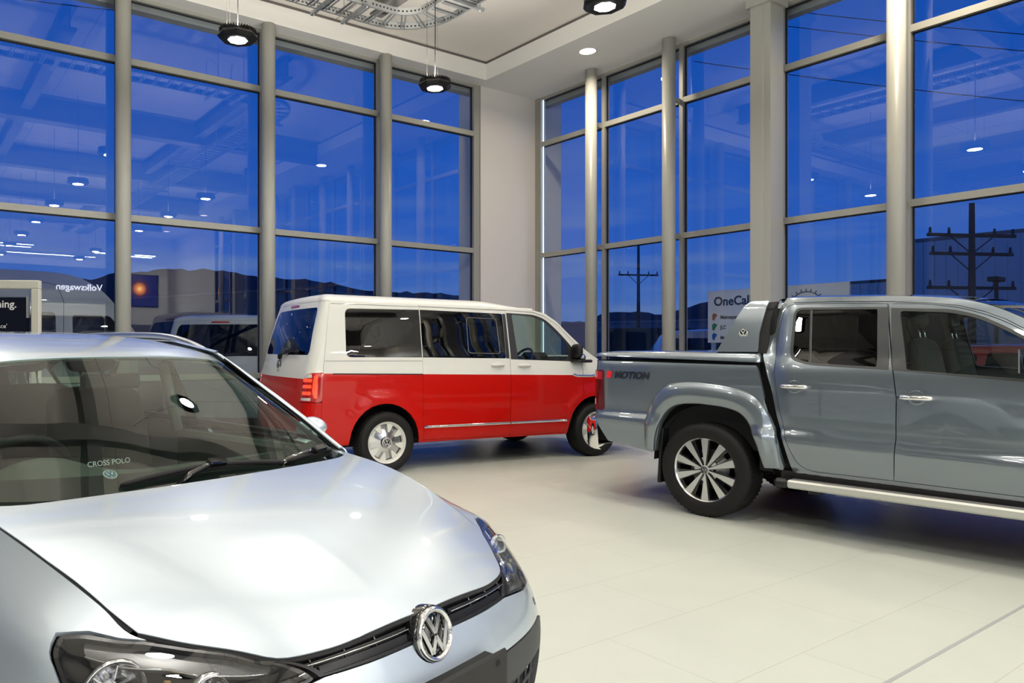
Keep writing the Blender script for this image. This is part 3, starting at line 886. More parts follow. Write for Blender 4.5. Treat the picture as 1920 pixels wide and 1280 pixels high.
# ------------------------------------------------------------------ car materials
def paint(name, col, metal=0.0, rough=.35, coat=1.0, flake=0.0):
    m = mat(name, col, rough, metal, coat)
    return m
def two_tone():
    m = mat('two_tone_paint', (.78, .78, .74), .35, 0, .4, spec=.15)
    N = m.node_tree.nodes; L = m.node_tree.links; b = N['Principled BSDF']
    t = N.new('ShaderNodeTexCoord'); s = N.new('ShaderNodeSeparateXYZ'); L.new(t.outputs['Object'], s.inputs[0])
    a = N.new('ShaderNodeMath'); a.operation = 'MULTIPLY_ADD'; a.inputs[1].default_value = .021; L.new(s.outputs['X'], a.inputs[0]); L.new(s.outputs['Z'], a.inputs[2])
    r = N.new('ShaderNodeMath'); r.operation = 'LESS_THAN'; r.inputs[1].default_value = -.80; L.new(s.outputs['X'], r.inputs[0])
    q = N.new('ShaderNodeMath'); q.operation = 'MULTIPLY_ADD'; q.inputs[1].default_value = .062; L.new(r.outputs[0], q.inputs[0]); L.new(a.outputs[0], q.inputs[2])
    g = N.new('ShaderNodeMath'); g.operation = 'GREATER_THAN'; g.inputs[1].default_value = 1.083; L.new(q.outputs[0], g.inputs[0])
    x = N.new('ShaderNodeMix'); x.data_type = 'RGBA'; x.inputs[6].default_value = (.50, .004, .001, 1); x.inputs[7].default_value = (.78, .78, .74, 1)
    L.new(g.outputs[0], x.inputs[0]); L.new(x.outputs[2], b.inputs['Base Color'])
    return m
M_TWO = two_tone()
M_GREYP = mat('grey_metallic_paint', (.176, .210, .243), .28, .65, 1.0, cior=1.75)
M_SILV = mat('silver_metallic_paint', (.56, .635, .715), .40, .60, 1.0, cior=1.6)
M_VWHITE = mat('white_van_paint', (.50, .51, .50), .4, 0, .8)
M_VGREY = mat('light_grey_van_paint', (.45, .46, .45), .4, 0, .8)
M_REDCAR = mat('red_car_paint', (.35, .01, .012), .35, 0, 1)
M_TRIM = mat('pillar_trim', (.03, .028, .032), .35)
M_DARKINT = mat('cabin_trim_black', (.010, .010, .011), .7)
M_CAVITY = mat('wheel_well_black', (.006, .006, .006), .9)
M_SEAT = mat('seat_fabric', (.018, .02, .021), .85)
M_DASHG = mat('dashboard_green_grey', (.085, .095, .085), .7)
M_HEADL = mat('headlining', (.30, .31, .29), .9)
M_TINT = glass('privacy_glass', (.045, .05, .055), .055)
M_CLEAR = glass('clear_car_glass', (.62, .72, .68), .055)
M_SCREENG = glass('windscreen_glass', (.52, .64, .57), .06)
M_LAMPG = glass('lamp_cover_glass', (.86, .87, .88), .06)
M_REDLENS = mat('red_lamp_lens', (.45, .008, .006), .08, 0, 1.0)
M_REDGLOW = mat('lit_red_lens', (.6, .02, .01), .1, 0, 1.0, emis=(1.0, .07, .02), es=1.3)
M_CLEARLENS = mat('white_lamp_lens', (.65, .62, .6), .1, 0, 1.0)
M_BRAKE = mat('brake_steel', (.30, .29, .28), .4, .9)
M_ALLOYW = mat('white_alloy', (.74, .74, .70), .25, 0, .6)
M_ALLOYS = mat('machined_alloy', (.66, .66, .67), .22, 1.0)
M_ALLOYB = mat('gloss_black_alloy', (.012, .012, .013), .15, 0, .8)
M_DISH = mat('silver_dish', (.60, .61, .61), .14, .92)
M_CLADB = mat('textured_cladding', (.035, .037, .04), .55, bump=(300, .2))

def roundel(mb, R, d, M, lw=.095):
    """round emblem: a ring with a V over a W"""
    n = 40
    prof = [(R*.86, 0), (R*.88, d), (R*.97, d), (R, 0)]
    mb.lathe(prof, n, M)
    r = R*.88; w = R*lw*2
    def bar(a, b):
        a = np.array(a); b = np.array(b); t = (b-a)/np.linalg.norm(b-a); nn = np.array([-t[1], t[0]])*w/2
        mb.prism([tuple(a+nn), tuple(a-nn), tuple(b-nn), tuple(b+nn)], d*.1, d*.9, M)
    bar((-.36*R, .80*r), (-.0*R, .06*R)); bar((.36*R, .80*r), (.0*R, .06*R))
    bar((-.80*R, .36*R), (-.33*R, -.80*r)); bar((.80*R, .36*R), (.33*R, -.80*r))
    bar((-.33*R, -.80*r), (.0*R, -.08*R)); bar((.33*R, -.80*r), (0, -.08*R))

def badge(parent, R, M, d=.006, name='badge', back=True):
    """M: origin at the centre, x right, y up, z out of the surface"""
    if back:
        b = MB().lathe([(0, -.004), (R*.9, -.004), (R*.97, -.012)], 40, M).build(name, M_BLACK, parent)
    else: b = parent
    m = MB(); roundel(m, R, d, M); m.build('emblem', M_CHROME, b)
    return b

def make_wheel(style, R, rim, width):
    """wheel centred on the origin, axle along y, outer face at y=-width/2"""
    w = empty('wheel'); A = Matrix.Rotation(PI/2, 4, 'X')   # z of the lathe goes to -y
    h = width/2
    t = MB().lathe([(rim*.985, -h*.9), (rim+.012, -h*.98), ((R+rim)/2, -h*1.04), (R-.022, -h*.96), (R-.006, -h*.80), (R, -h*.55), (R, h*.55), (R-.006, h*.80),
                    (R-.022, h*.96), ((R+rim)/2, h*1.04), (rim+.014, h*.99), (rim*.985, h*.90)], 72, A)
    t.build('tyre', M_RUBBER, w)
    tr_ = MB()
    for k in range(64):
        M = Matrix.Rotation(2*PI*k/64, 4, 'Y')
        for y0, y1 in ((-h*.80, -h*.50), (h*.50, h*.80)):
            tr_.box(-.010, .004, y0, y1, R-.012, R-.0005, M)
    for yy in (-h*.45, -h*.15, h*.15, h*.45):
        pass
    so = tr_.build('tread_blocks', M_RUBBER, w); so['kind'] = 'stuff'
    r = MB().lathe([(rim*.93, -h*.85), (rim*.90, -h*.3), (rim*.90, h*.55), (rim*.945, h*.80), (rim*.985, h*.88), (rim*1.02, h*.93), (rim*1.02, h*.90)], 64, A)
    r.build('rim', {'van': M_ALLOYW, 'truck': M_ALLOYS, 'plain': M_ALLOYS}[style], w)
    inn = MB().lathe([(0, -h*.2), (rim*.90, -h*.2)], 48, A); inn.build('wheel_back', M_CAVITY, w)
    MB().lathe([(0, h*.02), (rim*.62, h*.02), (rim*.62, h*.10), (rim*.30, h*.12), (rim*.28, h*.3), (0, h*.3)], 48, A).build('brake_disc', M_BRAKE, w)
    F = A
    if style == 'truck':
        bl = MB(); sp = MB()
        for k in range(10):
            a = PI/2+2*PI*k/10
            ca, sa = math.cos(a), math.sin(a)
            def pt(r_, t_): return (r_*ca-t_*sa, r_*sa+t_*ca)
            # bright machined spoke, widening towards the rim
            P = [pt(rim*.10, .004), pt(rim*.10, -.004), pt(rim*.62, -.021), pt(rim*.955, -.030), pt(rim*.955, .030), pt(rim*.62, .021)]
            sp.prism(P, h*.70, h*.80, F)
            P2 = [pt(rim*.08, .010), pt(rim*.08, -.010), pt(rim*.62, -.026), pt(rim*.94, -.036), pt(rim*.94, .036), pt(rim*.62, .026)]
            bl.prism(P2, h*.30, h*.695, F)
        for k in range(5):
            a = PI/2+PI/10+2*PI*k/5; ca, sa = math.cos(a), math.sin(a)
            def pt(r_, t_): return (r_*ca-t_*sa, r_*sa+t_*ca)
            bl.prism([pt(rim*.10, -.020), pt(rim*.94, -.040), pt(rim*.94, -.026), pt(rim*.12, -.008)], h*.25, h*.60, F)
            bl.prism([pt(rim*.12, .008), pt(rim*.94, .026), pt(rim*.94, .040), pt(rim*.10, .020)], h*.25, h*.60, F)
            sp.prism([pt(rim*.17, -.008), pt(rim*.38, -.009), pt(rim*.38, .009), pt(rim*.17, .008)], h*.50, h*.62, F)
        bl.lathe([(0, h*.66), (rim*.22, h*.62), (rim*.24, h*.3)], 32, F)
        bl.build('spoke_pocket', M_ALLOYB, w)
        sp.lathe([(rim*.93, h*.60), (rim*.955, h*.74), (rim*.985, h*.89)], 64, F)
        sp.build('spokes', M_ALLOYS, w)
        cp = MB().lathe([(rim*.135, h*.62), (rim*.135, h*.84), (rim*.12, h*.87), (0, h*.87)], 32, F).build('hub_cap', M_SATIN, w)
        e = MB(); roundel(e, rim*.115, .003, Matrix.Translation((0, -h*.872, 0)) @ F); e.build('emblem', M_BLACK, cp)
    elif style == 'van':
        fin = MB(); dish = MB()
        dish.lathe([(rim*.90, h*.42), (rim*.84, h*.40), (rim*.60, h*.46), (rim*.30, h*.58), (rim*.22, h*.62), (0, h*.62)], 64, F)
        dish.build('wheel_dish', M_DISH, w)
        fin.lathe([(rim*.84, h*.45), (rim*.86, h*.72), (rim*.93, h*.80), (rim*.99, h*.90)], 64, F)
        for k in range(8):
            a = PI/2-.22+2*PI*k/8; ca, sa = math.cos(a), math.sin(a)
            def pt(r_, t_): return (r_*ca-t_*sa, r_*sa+t_*ca)
            P = [pt(rim*.50, .010), pt(rim*.48, .0), pt(rim*.50, -.010), pt(rim*.70, -.026), pt(rim*.88, -.038), pt(rim*.88, .038), pt(rim*.70, .026)]
            fin.prism(P, h*.45, h*.74, F)
        fin.build('rim_fins', M_ALLOYW, w)
        sl = MB()
        for k in range(8):
            a = PI/2-.22+2*PI*(k+.5)/8; ca, sa = math.cos(a), math.sin(a)
            def pt(r_, t_): return (r_*ca-t_*sa, r_*sa+t_*ca)
            P = [pt(rim*.80, -.040), pt(rim*.835, -.042), pt(rim*.845, 0), pt(rim*.835, .042), pt(rim*.80, .040), pt(rim*.81, 0)]
            sl.prism(P, h*.395, h*.455, F)
        sl.build('vent_slot', M_BLACKMATT, w)
        cp = MB().lathe([(rim*.27, h*.55), (rim*.27, h*.80), (rim*.25, h*.84), (0, h*.84)], 40, F).build('hub_cap', M_BLACK, w)
        e = MB(); roundel(e, rim*.21, .004, Matrix.Translation((0, -h*.845, 0)) @ F); e.lathe([(rim*.225, h*.84), (rim*.235, h*.87), (rim*.26, h*.85)], 40, F); e.build('emblem', M_CHROME, cp)
    else:
        sp = MB()
        for k in range(5):
            a = PI/2+2*PI*k/5; ca, sa = math.cos(a), math.sin(a)
            def pt(r_, t_): return (r_*ca-t_*sa, r_*sa+t_*ca)
            sp.prism([pt(rim*.08, .022), pt(rim*.08, -.022), pt(rim*.6, -.028), pt(rim*.95, -.05), pt(rim*.95, .05), pt(rim*.6, .028)], h*.35, h*.75, F)
        sp.lathe([(0, h*.78), (rim*.2, h*.75), (rim*.22, h*.4)], 32, F)
        sp.lathe([(rim*.93, h*.60), (rim*.955, h*.74), (rim*.985, h*.89)], 64, F)
        sp.build('spokes', M_ALLOYS, w)
    return w

def put_wheel(proto, parent, x, y, z, used):
    w = proto if not used else copy_tree(proto)
    w.parent = parent; w.location = (x, y, z)
    w.rotation_euler = (0, 0, 0 if y < 0 else PI)
    return w

def seat(parent, x, y, z, m=M_SEAT, w=.24, facing=1, back=.62, recl=.18):
    """a car seat as parts: cushion, backrest, head restraint with posts"""
    b = MB().bbox(x-.25, x+.29, y-w-.02, y+w+.02, z-.02, z+.15, .05); soft(b.build('seat_cushion', m, parent))
    M = Matrix.Translation((x-.20, y, z+.10)) @ Matrix.Rotation(-recl, 4, 'Y')
    soft(MB().bbox(-.13, .03, -w-.02, w+.02, -.03, back+.03, .06, M).build('seat_back', m, parent))
    h_ = MB().bbox(-.09, .01, -.13, .13, back+.09, back+.27, .035, M); hr = soft(h_.build('head_restraint', m, parent))
    MB().tube([tuple(M @ Vector((-.04, -.06, back-.02))), tuple(M @ Vector((-.04, -.06, back+.12)))], .007, 6).tube([tuple(M @ Vector((-.04, .06, back-.02))), tuple(M @ Vector((-.04, .06, back+.12)))], .007, 6).build('posts', M_CHROME, hr)

def steering_wheel(parent, x, y, z, R=.185, tilt=.45, m=M_DARKINT):
    M = Matrix.Translation((x, y, z)) @ Matrix.Rotation(-PI/2+tilt, 4, 'Y')
    b = MB(); b.tube([tuple(M @ Vector((R*math.cos(a), R*math.sin(a), 0))) for a in np.linspace(0, 2*PI, 41)[:-1]], .016, 10, closed=True)
    b.lathe([(0, .03), (.06, .025), (.075, -.02), (0, -.03)], 20, M)
    for a in (PI/2, -PI/2, PI):
        b.box(.05, R, -.018, .018, -.008, .008, M @ Matrix.Rotation(a, 4, 'Z'))
    b.tube([tuple(M @ Vector((0, 0, 0))), tuple(M @ Vector((0, 0, -.35)))], .035, 10)
    b.build('steering_wheel', m, parent)

def door_handle(parent, S, x, z, m, L=.10, flip=False, mirror=False, cup=None):
    """grab handle set over a small dished cup on surface S"""
    n = 9; vs = []; fs = []
    P = np.array([[x, z]]); h = (.004, .004)
    nn = snormal(S, P[:, 0], P[:, 1], h)[0]*(-1 if flip else 1); c = S(P[:, 0], P[:, 1])[0]
    X = Vector((1, 0, 0)); Nn = Vector(nn); Z = Nn.cross(X)
    if Z.z < 0: Z = -Z
    def W(a, b, d): return tuple(Vector(c)+X*a+Z*b+Nn*d)
    mb = MB()
    mb.tube([W(-L, 0, .004), W(-L*.82, 0, .022), W(-L*.4, 0, .034), (W(0, 0, .036)), W(L*.4, 0, .034), W(L*.82, 0, .022), W(L, 0, .006)],
            [.012, .017, .0165, .016, .0165, .017, .013], 12)
    if mirror: mb.v = [(a, -b, c_) for a, b, c_ in mb.v]; mb.f = [f[::-1] for f in mb.f]
    o = mb.build('door_handle', m, parent)
    cpb = MB(); M = Matrix.Translation(c)
    ring = []; 
    for r_, d in ((.048, .0015), (.044, .003), (.036, .0035)):
        ring.append([W(r_*1.05*math.cos(a), r_*math.sin(a), d) for a in np.linspace(0, 2*PI, 25)[:-1]])
    vs = sum(ring, []); fs = [(i*24+k, i*24+(k+1) % 24, (i+1)*24+(k+1) % 24, (i+1)*24+k) for i in range(2) for k in range(24)]
    fs.append(tuple(range(48, 72)))
    if mirror: vs = [(a, -b, c_) for a, b, c_ in vs]
    cpb.add(vs, fs, True); cpb.build('handle_cup', cup or m, o)
    return o

# ================================================================== VAN
VW_Z = [.20, .30, .36, .50, .80, 1.04, 1.085, 1.12, 1.30, 1.50, 1.80, 1.88]
VW_Y = [.86, .905, .93, .945, .952, .950, .948, .938, .922, .893, .845, .825]
V_R = .14
def van_W(x, z):
    w = pch(z, VW_Z, VW_Y)
    w = w*(1-.10*sst((x-2.35)/1.5)**1.3)
    for cx in (-.05, 2.87):
        r = np.hypot(x-cx, z-.34)
        w = w+.016*sst((.56-r)/.07)*sst((r-.30)/.05)*(z < .95)
    return w
def van_S(s, z):
    """right hand flank wrapping round to the middle of the tail"""
    s = np.asarray(s, float); z = np.asarray(z, float)
    W = van_W(np.maximum(s, -.80), z)
    phi = np.clip((-.80-s)/V_R, 0, PI/2)
    f = np.clip((-.80-V_R*PI/2-s)/.80, 0, 1.2)
    x = np.where(s >= -.80, s, -.80-V_R*np.sin(phi))
    y = W-V_R*(1-np.cos(phi))
    yr = (W-V_R)*(1-f)
    y = np.where(f > 0, yr, y)
    x = x-.045*(1-(1-f)**2)
    lean = pch(z, [.2, .4, .55, 1.0, 1.12, 1.3, 1.6, 1.88], [.0, -.03, -.03, .0, .02, .065, .145, .235])
    x = x+lean*sst((-.45-s)/.62)
    return np.stack([x, -y, z], -1)
V_SC = -.80-V_R*PI/2-.80
def van_tail(q, z):
    """tail surface, q = signed distance round from the centre line (negative = right side)"""
    q = np.asarray(q, float); P = van_S(V_SC+np.abs(q), z)
    P[..., 1] = np.where(q < 0, P[..., 1], -P[..., 1])
    return P
def zgut(x): return 1.862-.016*np.asarray(x, float)
V_APIL = [(2.0, 1.828), (2.17, 1.79), (2.33, 1.695), (2.53, 1.52), (2.745, 1.345), (2.86, 1.275), (2.96, 1.222)]
V_NOSE = [(2.96, 1.222), (3.2, 1.13), (3.45, 1.0), (3.62, .88), (3.70, .76), (3.73, .60), (3.72, .40), (3.66, .27)]
def circ(cx, cz, r, a0, a1, n=14): return [(cx+r*math.cos(math.radians(a0+(a1-a0)*i/n)), cz+r*math.sin(math.radians(a0+(a1-a0)*i/n))) for i in range(n+1)]

def make_van(name, P_, loc, rz, wheel, wused, detail=True):
    v = empty(name, (*loc, 0), rz)
    Wn = M_TINT
    arR = circ(-.05, .345, .418, 175, 5); arF = circ(2.87, .345, .418, 175, 5)
    low = [(-.77, .33), (-.475, .33)]+arR+[(.375, .31), (2.445, .30)]+arF+[(3.29, .29), (3.66, .27)]
    top = [(x, float(zgut(x))) for x in (-.77, -.3, .2, .8, 1.4, 1.8)]
    side_outer = low+V_NOSE[::-1][1:]+V_APIL[::-1][1:]+top[::-1]
    slid = rnd([(.422, .335), (1.590, .325), (1.598, 1.23), (1.585, 1.818), (.425, 1.838)], .02)
    aF = circ(2.87, .345, .445, 176, 120, 6)
    fdoor = rnd([(1.594, .325), (2.40, .318)], 0)+[(2.427, .45)]+aF[1:]+[(2.685, .80), (2.685, 1.175)]+rnd([(2.66, 1.325), (2.50, 1.475), (2.30, 1.648), (2.14, 1.752), (1.99, 1.798)], 0)+[(1.589, 1.817), (1.602, 1.23)]
    win1 = rnd([(-.50, 1.268), (.418, 1.262), (.418, 1.800), (-.485, 1.795)], [.07, 0, 0, .07])
    win2 = rnd([(.428, 1.262), (1.545, 1.243), (1.538, 1.775), (.428, 1.800)], [0, .02, .02, 0])
    win3 = rnd([(1.715, 1.235), (2.40, 1.212), (2.475, 1.24), (2.475, 1.405), (2.32, 1.560), (2.14, 1.700), (1.99, 1.752), (1.672, 1.772)], [.02, .03, .03, .05, .1, .1, .1, .03])
    frame3 = rnd([(1.612, 1.232), (2.62, 1.196), (2.62, 1.27), (2.50, 1.42), (2.33, 1.585), (2.16, 1.722), (2.0, 1.772), (1.598, 1.787)], [0, .02, .04, .1, .1, .1, .1, 0])
    for mir in (False, True):
        kw = dict(mirror=mir)
        panel('body_side', van_S, side_outer, P_, v, holes=[offset_poly(np.array(slid), -.003, (1, 1)), offset_poly(np.array(fdoor), -.003, (1, 1)), win1], step=(.09, .07), thick=.02, **kw)
        if detail:
            panel('side_window', van_S, offset_poly(np.array(win1), .001, (1, 1)), Wn, v, step=(.12, .1), off=-.003, thick=.004, **kw)
        else:
            panel('side_window', van_S, win1, Wn, v, step=(.12, .1), off=-.003, thick=.004, **kw)
        d1 = panel('sliding_door', van_S, slid, P_, v, holes=[win2], step=(.09, .07), thick=.02, gap=.001, **kw)
        panel('window', van_S, win2, Wn, d1, step=(.12, .1), off=-.002, thick=.004, **kw)
        sl = rnd([(1.027, 1.309), (1.462, 1.299), (1.440, 1.712), (1.030, 1.722)], .04)
        ribbon('sliding_pane_frame', van_S, sl, .010, M_TRIM if False else M_BLACKMATT, d1, off=.004, closed=True, **kw)
        ribbon('pane_edge', van_S, sl, .003, M_SATIN, d1, off=.0055, closed=True, **kw)
        panel('pillar_trim', van_S, rnd([(1.546, 1.243), (1.592, 1.241), (1.580, 1.775), (1.540, 1.776)], 0), M_TRIM, d1, step=(.05, .08), off=.001, thick=.004, **kw)
        door_handle(d1, van_S, 1.42, 1.165, P_, .085, mirror=mir)
        d2 = panel('front_door', van_S, fdoor, P_, v, holes=[frame3], step=(.08, .06), thick=.02, gap=.001, **kw)
        panel('window_frame', van_S, frame3, M_TRIM, d2, holes=[win3], step=(.08, .06), off=-.001, thick=.012, **kw)
        panel('window', van_S, win3, M_CLEAR, d2, step=(.12, .1), off=-.006, thick=.004, **kw)
        door_handle(d2, van_S, 1.80, 1.155, P_, .085, mirror=mir)
        # mirror, side vent strip, chrome strips
        mm = MB(); sg = 1 if mir else -1
        mm.bbox(2.50, 2.60, sg*1.00-.085, sg*1.00+.085, 1.235, 1.42, .03)
        mo = soft(mm.build('door_mirror', M_BLACK, v))
        MB().bbox(2.555, 2.635, sg*1.0-.09, sg*1.0+.09, 1.21, 1.29, .028).build('mirror_cap', M_CHROME if detail else P_, mo)
        MB().tube([(2.56, sg*.88, 1.20), (2.58, sg*.97, 1.215)], .03, 8).bbox(2.50, 2.72, sg*.97-.13, sg*.97+.10, 1.185, 1.222, .015).build('mirror_arm', M_BLACK, mo)
        if detail:
            for a, b, par in ((.424, 1.588, d1), (1.600, 2.417, d2)):
                ribbon('chrome_strip', van_S, [(a, .482-.0045*(a-.42)), (b, .482-.0045*(b-.42))], .030, M_CHROME, par, off=.010, thick=.014, **kw)
            ribbon('side_vent', van_S, [(2.53, 1.035), (2.60, 1.018), (2.83, 1.012), (2.88, 1.02)], .030, M_CHROME, v, off=.006, **kw)
            ribbon('door_rail', van_S, [(-.66, 1.094), (.415, 1.073)], .012, M_BLACKMATT, v, off=.0015, thick=.001, **kw)
            ribbon('panel_seam', van_S, [(-.765, 1.232), (.418, 1.222)], .0035, M_BLACKMATT, v, off=.0008, thick=.0005, **kw)
            ribbon('panel_seam', van_S, [(.422, 1.838), (.422, zgut(.4)-.001)], .004, M_BLACKMATT, v, off=.0008, thick=.0005, **kw)
            ribbon('panel_seam', van_S, [(2.690, .80), (2.690, 1.17), (2.70, 1.30)], .004, M_BLACKMATT, v, off=.0008, thick=.0005, **kw)
        ribbon('drip_seam', van_S, [(-.74, 1.845), (.4, 1.833), (1.6, 1.815), (1.99, 1.803), (2.15, 1.76), (2.32, 1.665), (2.52, 1.485), (2.70, 1.325)], .004, M_BLACKMATT, v, off=.0008, thick=.0005, **kw)
    # tail: one lid with a window, bumper, lamps
    seam = V_SC
    qs = -.77-V_SC
    for_lamp = [(-qs+.003, 1.105), (-qs+.003, .80), (-qs+.30, .80), (-qs+.272, 1.0), (-qs+.20, 1.085), (-qs+.13, 1.105)]
    lampR = rnd(for_lamp, [.01, .03, .02, .08, .05, .03]); lampL = [(-a, b) for a, b in lampR][::-1]
    lid = [(-qs+.004, 1.108), (-qs+.004, 1.873), (qs-.004, 1.873), (qs-.004, 1.108)]+[(-a, b) for a, b in for_lamp[3:][::-1]]+[(qs-.305, .80), (qs-.30, .56), (-qs+.30, .56), (-qs+.305, .80)]+for_lamp[3:]
    wz0, wz1 = 1.292, 1.808
    rwin = rnd([(-.83, wz0), (.83, wz0), (.80, wz1), (-.80, wz1)], [.07, .07, .07, .07])
    tg = panel('tailgate', van_tail, lid, P_, v, holes=[rwin], step=(.06, .07), flip=True, thick=.015, gap=.001)
    panel('rear_window', van_tail, rwin, Wn, tg, step=(.1, .1), flip=True, off=-.002, thick=.004)
    low2 = [(-qs+.002, .795), (-qs+.302, .795), (-qs+.297, .552), (qs-.297, .552), (qs-.302, .795), (qs-.002, .795), (qs-.002, .30), (-qs+.002, .30)]
    panel('rear_bumper', van_tail, low2, P_, v, step=(.06, .06), flip=True, thick=.03, gap=.001)
    for L_, sg in ((lampR, -1), (lampL, 1)):
        lo = panel('tail_lamp', van_tail, L_, M_REDLENS, v, step=(.04, .04), flip=True, off=.004, thick=.02)
        q0 = -sg*-1
        def pz(pts): return [(sg*(-qs)*-1+sg*-1*a*-1 if False else (-qs+a if sg < 0 else qs-a), b) for a, b in pts]
        if detail:
            panel('lamp_light_guide', van_tail, rnd(pz([(.055, .84), (.085, .84), (.11, .93), (.10, 1.08), (.06, 1.085)]), .01), M_REDGLOW, lo, step=(.03, .03), flip=(sg < 0) if False else True, off=.006, thick=.003)
            for zz in (.875, .945, 1.01):
                panel('lamp_segment', van_tail, rnd(pz([(.12, zz), (.24, zz), (.235, zz+.035), (.12, zz+.035)]), .008), M_REDGLOW, lo, step=(.03, .03), flip=True, off=.006, thick=.003)
            panel('reversing_lens', van_tail, rnd(pz([(.12, .815), (.26, .815), (.26, .84), (.12, .845)]), .006), M_CLEARLENS, lo, step=(.03, .03), flip=True, off=.006, thick=.003)
            panel('indicator_lens', van_tail, rnd(pz([(.12, 1.058), (.225, 1.045), (.20, 1.08), (.13, 1.096)]), .006), M_CLEARLENS, lo, step=(.03, .03), flip=True, off=.006, thick=.003)
    panel('high_brake_lamp', van_tail, rnd([(-.17, 1.832), (.17, 1.832), (.17, 1.856), (-.17, 1.856)], .005), M_REDLENS, tg, step=(.05, .05), flip=True, off=.006, thick=.01)
    # emblem, rear wiper
    c = van_tail(np.array([0.0]), np.array([1.16]))[0]; n_ = -snormal(van_tail, np.array([0.0]), np.array([1.16]), (.01, .01))[0]
    badge(tg, .068, frame_M(tuple(c+n_*.008), (0, -1, 0), (0, 0, 1)))
    c = van_tail(np.array([0.0]), np.array([1.27]))[0]
    MB().tube([(c[0]-.01, 0, 1.262), (c[0]-.035, 0, 1.275)], [.035, .03], 12).tube([(c[0]-.035, 0, 1.28), (c[0]-.012, -.20, 1.315), (c[0]-.0, -.44, 1.335)], [.016, .012, .008], 8).box(-.0, .012, -.60, -.14, 0, .03, Matrix.Translation((c[0]-.002, 0, 1.318))).build('rear_wiper', M_BLACK, tg)
    # roof dome
    qn = 60
    ss = np.linspace(V_SC, 1.98, qn); zz = np.where(ss > -.77, zgut(ss), 1.862+.0123)
    right = van_S(ss, zz)
    fr = np.array([[1.98+.12*math.sin(t), -.80*math.cos(t), 1.825] for t in np.linspace(0, PI, 13)])
    right = right[:-1]
    wgt = np.linspace(0, 1, 13)
    frp = []
    pe = van_S(np.array([1.98]), np.array([float(zgut(1.98))]))[0]
    for t in np.linspace(0, 1, 17): frp.append([pe[0]+.13*math.sin(PI*t), pe[1]*math.cos(PI*t) if True else 0, pe[2]+.055*math.sin(PI*t)])
    left = right[::-1]*np.array([1, -1, 1])
    ring = np.concatenate([right, np.array(frp), left[:-1]])
    vs = []; fs = []; R_ = [1, .995, .98, .955, .92, .87, .8, .7, .55, .35, .12]
    for r_ in R_:
        for p in ring:
            sx_ = np.clip(p[0]*.9, -.35, 1.55)
            b = np.array([sx_, 0, 0]); q = b+(p-b)*np.array([r_, r_, 0]); q[0] = b[0]+(p[0]-b[0])*r_
            zt = 1.965-.012*q[0]-.085*float(sst((q[0]-1.25)/.85))
            g = (1-r_**5.0)**.55
            zz_ = p[2]+(zt-p[2])*g
            if p[0] < -.6: zz_ = p[2]+(zt-.0-p[2])*g*(1-.0)
            vs.append((q[0], q[1], zz_))
    m_ = len(ring)
    for i in range(len(R_)-1):
        for k in range(m_): fs.append((i*m_+k, (i+1)*m_+k, (i+1)*m_+(k+1) % m_, i*m_+(k+1) % m_))
    fs.append(tuple((len(R_)-1)*m_+k for k in range(m_))[::-1])
    mesh_obj('roof', vs, [f[::-1] for f in fs], P_, v)
    # windscreen and bonnet spanned between the flank edges
    ap = np.array(V_APIL); pr = van_S(ap[:, 0], ap[:, 1])
    def span(edge, bulge, zc=0.0, cols=9):
        rows = []
        for p in edge:
            rows.append([[p[0]+bulge*(1-t*t), p[1]*abs(t)*(1 if t > 0 else -1)*1.0, p[2]+zc*(1-t*t)] for t in np.linspace(1, -1, cols)])
        return tensor(rows)
    Sw = span(pr[:7], .14, .03)
    panel('windscreen', Sw, [(.15, 0.06), (5.9, .06), (5.9, 7.94), (.15, 7.94)], M_CLEAR, v, step=(.4, .5), met=(.17, .2), flip=False, thick=.004, h=(.02, .02))
    nn_ = np.array(V_NOSE[:5]); pn = van_S(nn_[:, 0], nn_[:, 1])
    Sb = span(np.concatenate([pr[-1:], pn[1:]]), .16, .045)
    panel('bonnet', Sb, [(0, .02), (3.2, .02), (3.2, 7.98), (0, 7.98)], P_, v, step=(.3, .5), met=(.2, .2), thick=.02, h=(.02, .02))
    nn_ = np.array([V_NOSE[3]]+V_NOSE[4:]); pn = van_S(nn_[:, 0], nn_[:, 1])
    Sn = span(pn, .14, .0)
    panel('front_bumper', Sn, [(.15, .02), (4, .02), (4, 7.98), (.15, 7.98)], P_, v, step=(.3, .5), met=(.15, .2), thick=.02, h=(.02, .02))
    panel('grille', Sn, rnd([(.5, 2.2), (1.3, 2.2), (1.3, 5.8), (.5, 5.8)], .1), M_BLACK, v, step=(.2, .5), met=(.15, .2), off=.006, thick=.01, h=(.02, .02))
    for a, b in ((.6, 2.0), (6.0, 7.4)):
        panel('headlamp', Sn, rnd([(.35, a), (1.35, a), (1.35, b), (.35, b)], .15), M_CLEARLENS, v, step=(.2, .4), met=(.15, .2), off=.006, thick=.01, h=(.02, .02))
    # floor pan, arches, cabin
    MB().box(-.80, 3.3, -.66, .66, .27, .42).build('floor_pan', M_CAVITY, v)
    for cx in (-.05, 2.87):
        for sg in (-1, 1):
            wl = MB()
            wl.lathe([(.43, .50), (.43, .925), (.425, .93)], 24, Matrix.Translation((cx, 0, .345)) @ Matrix.Rotation(PI/2*(1 if sg < 0 else -1), 4, 'X'), a0=0 if sg < 0 else PI, a1=PI if sg < 0 else 2*PI)
            y0, y1 = (.48, .52) if sg > 0 else (-.52, -.48)
            wl.box(cx-.44, cx+.44, y0, y1, .30, .76)
            wl.build('wheel_well', M_CAVITY, v)
    MB().box(-.84, -.60, -.86, .86, .42, .78).box(2.55, 2.60, -.85, .85, .42, 1.15).build('inner_panel', M_DARKINT, v)
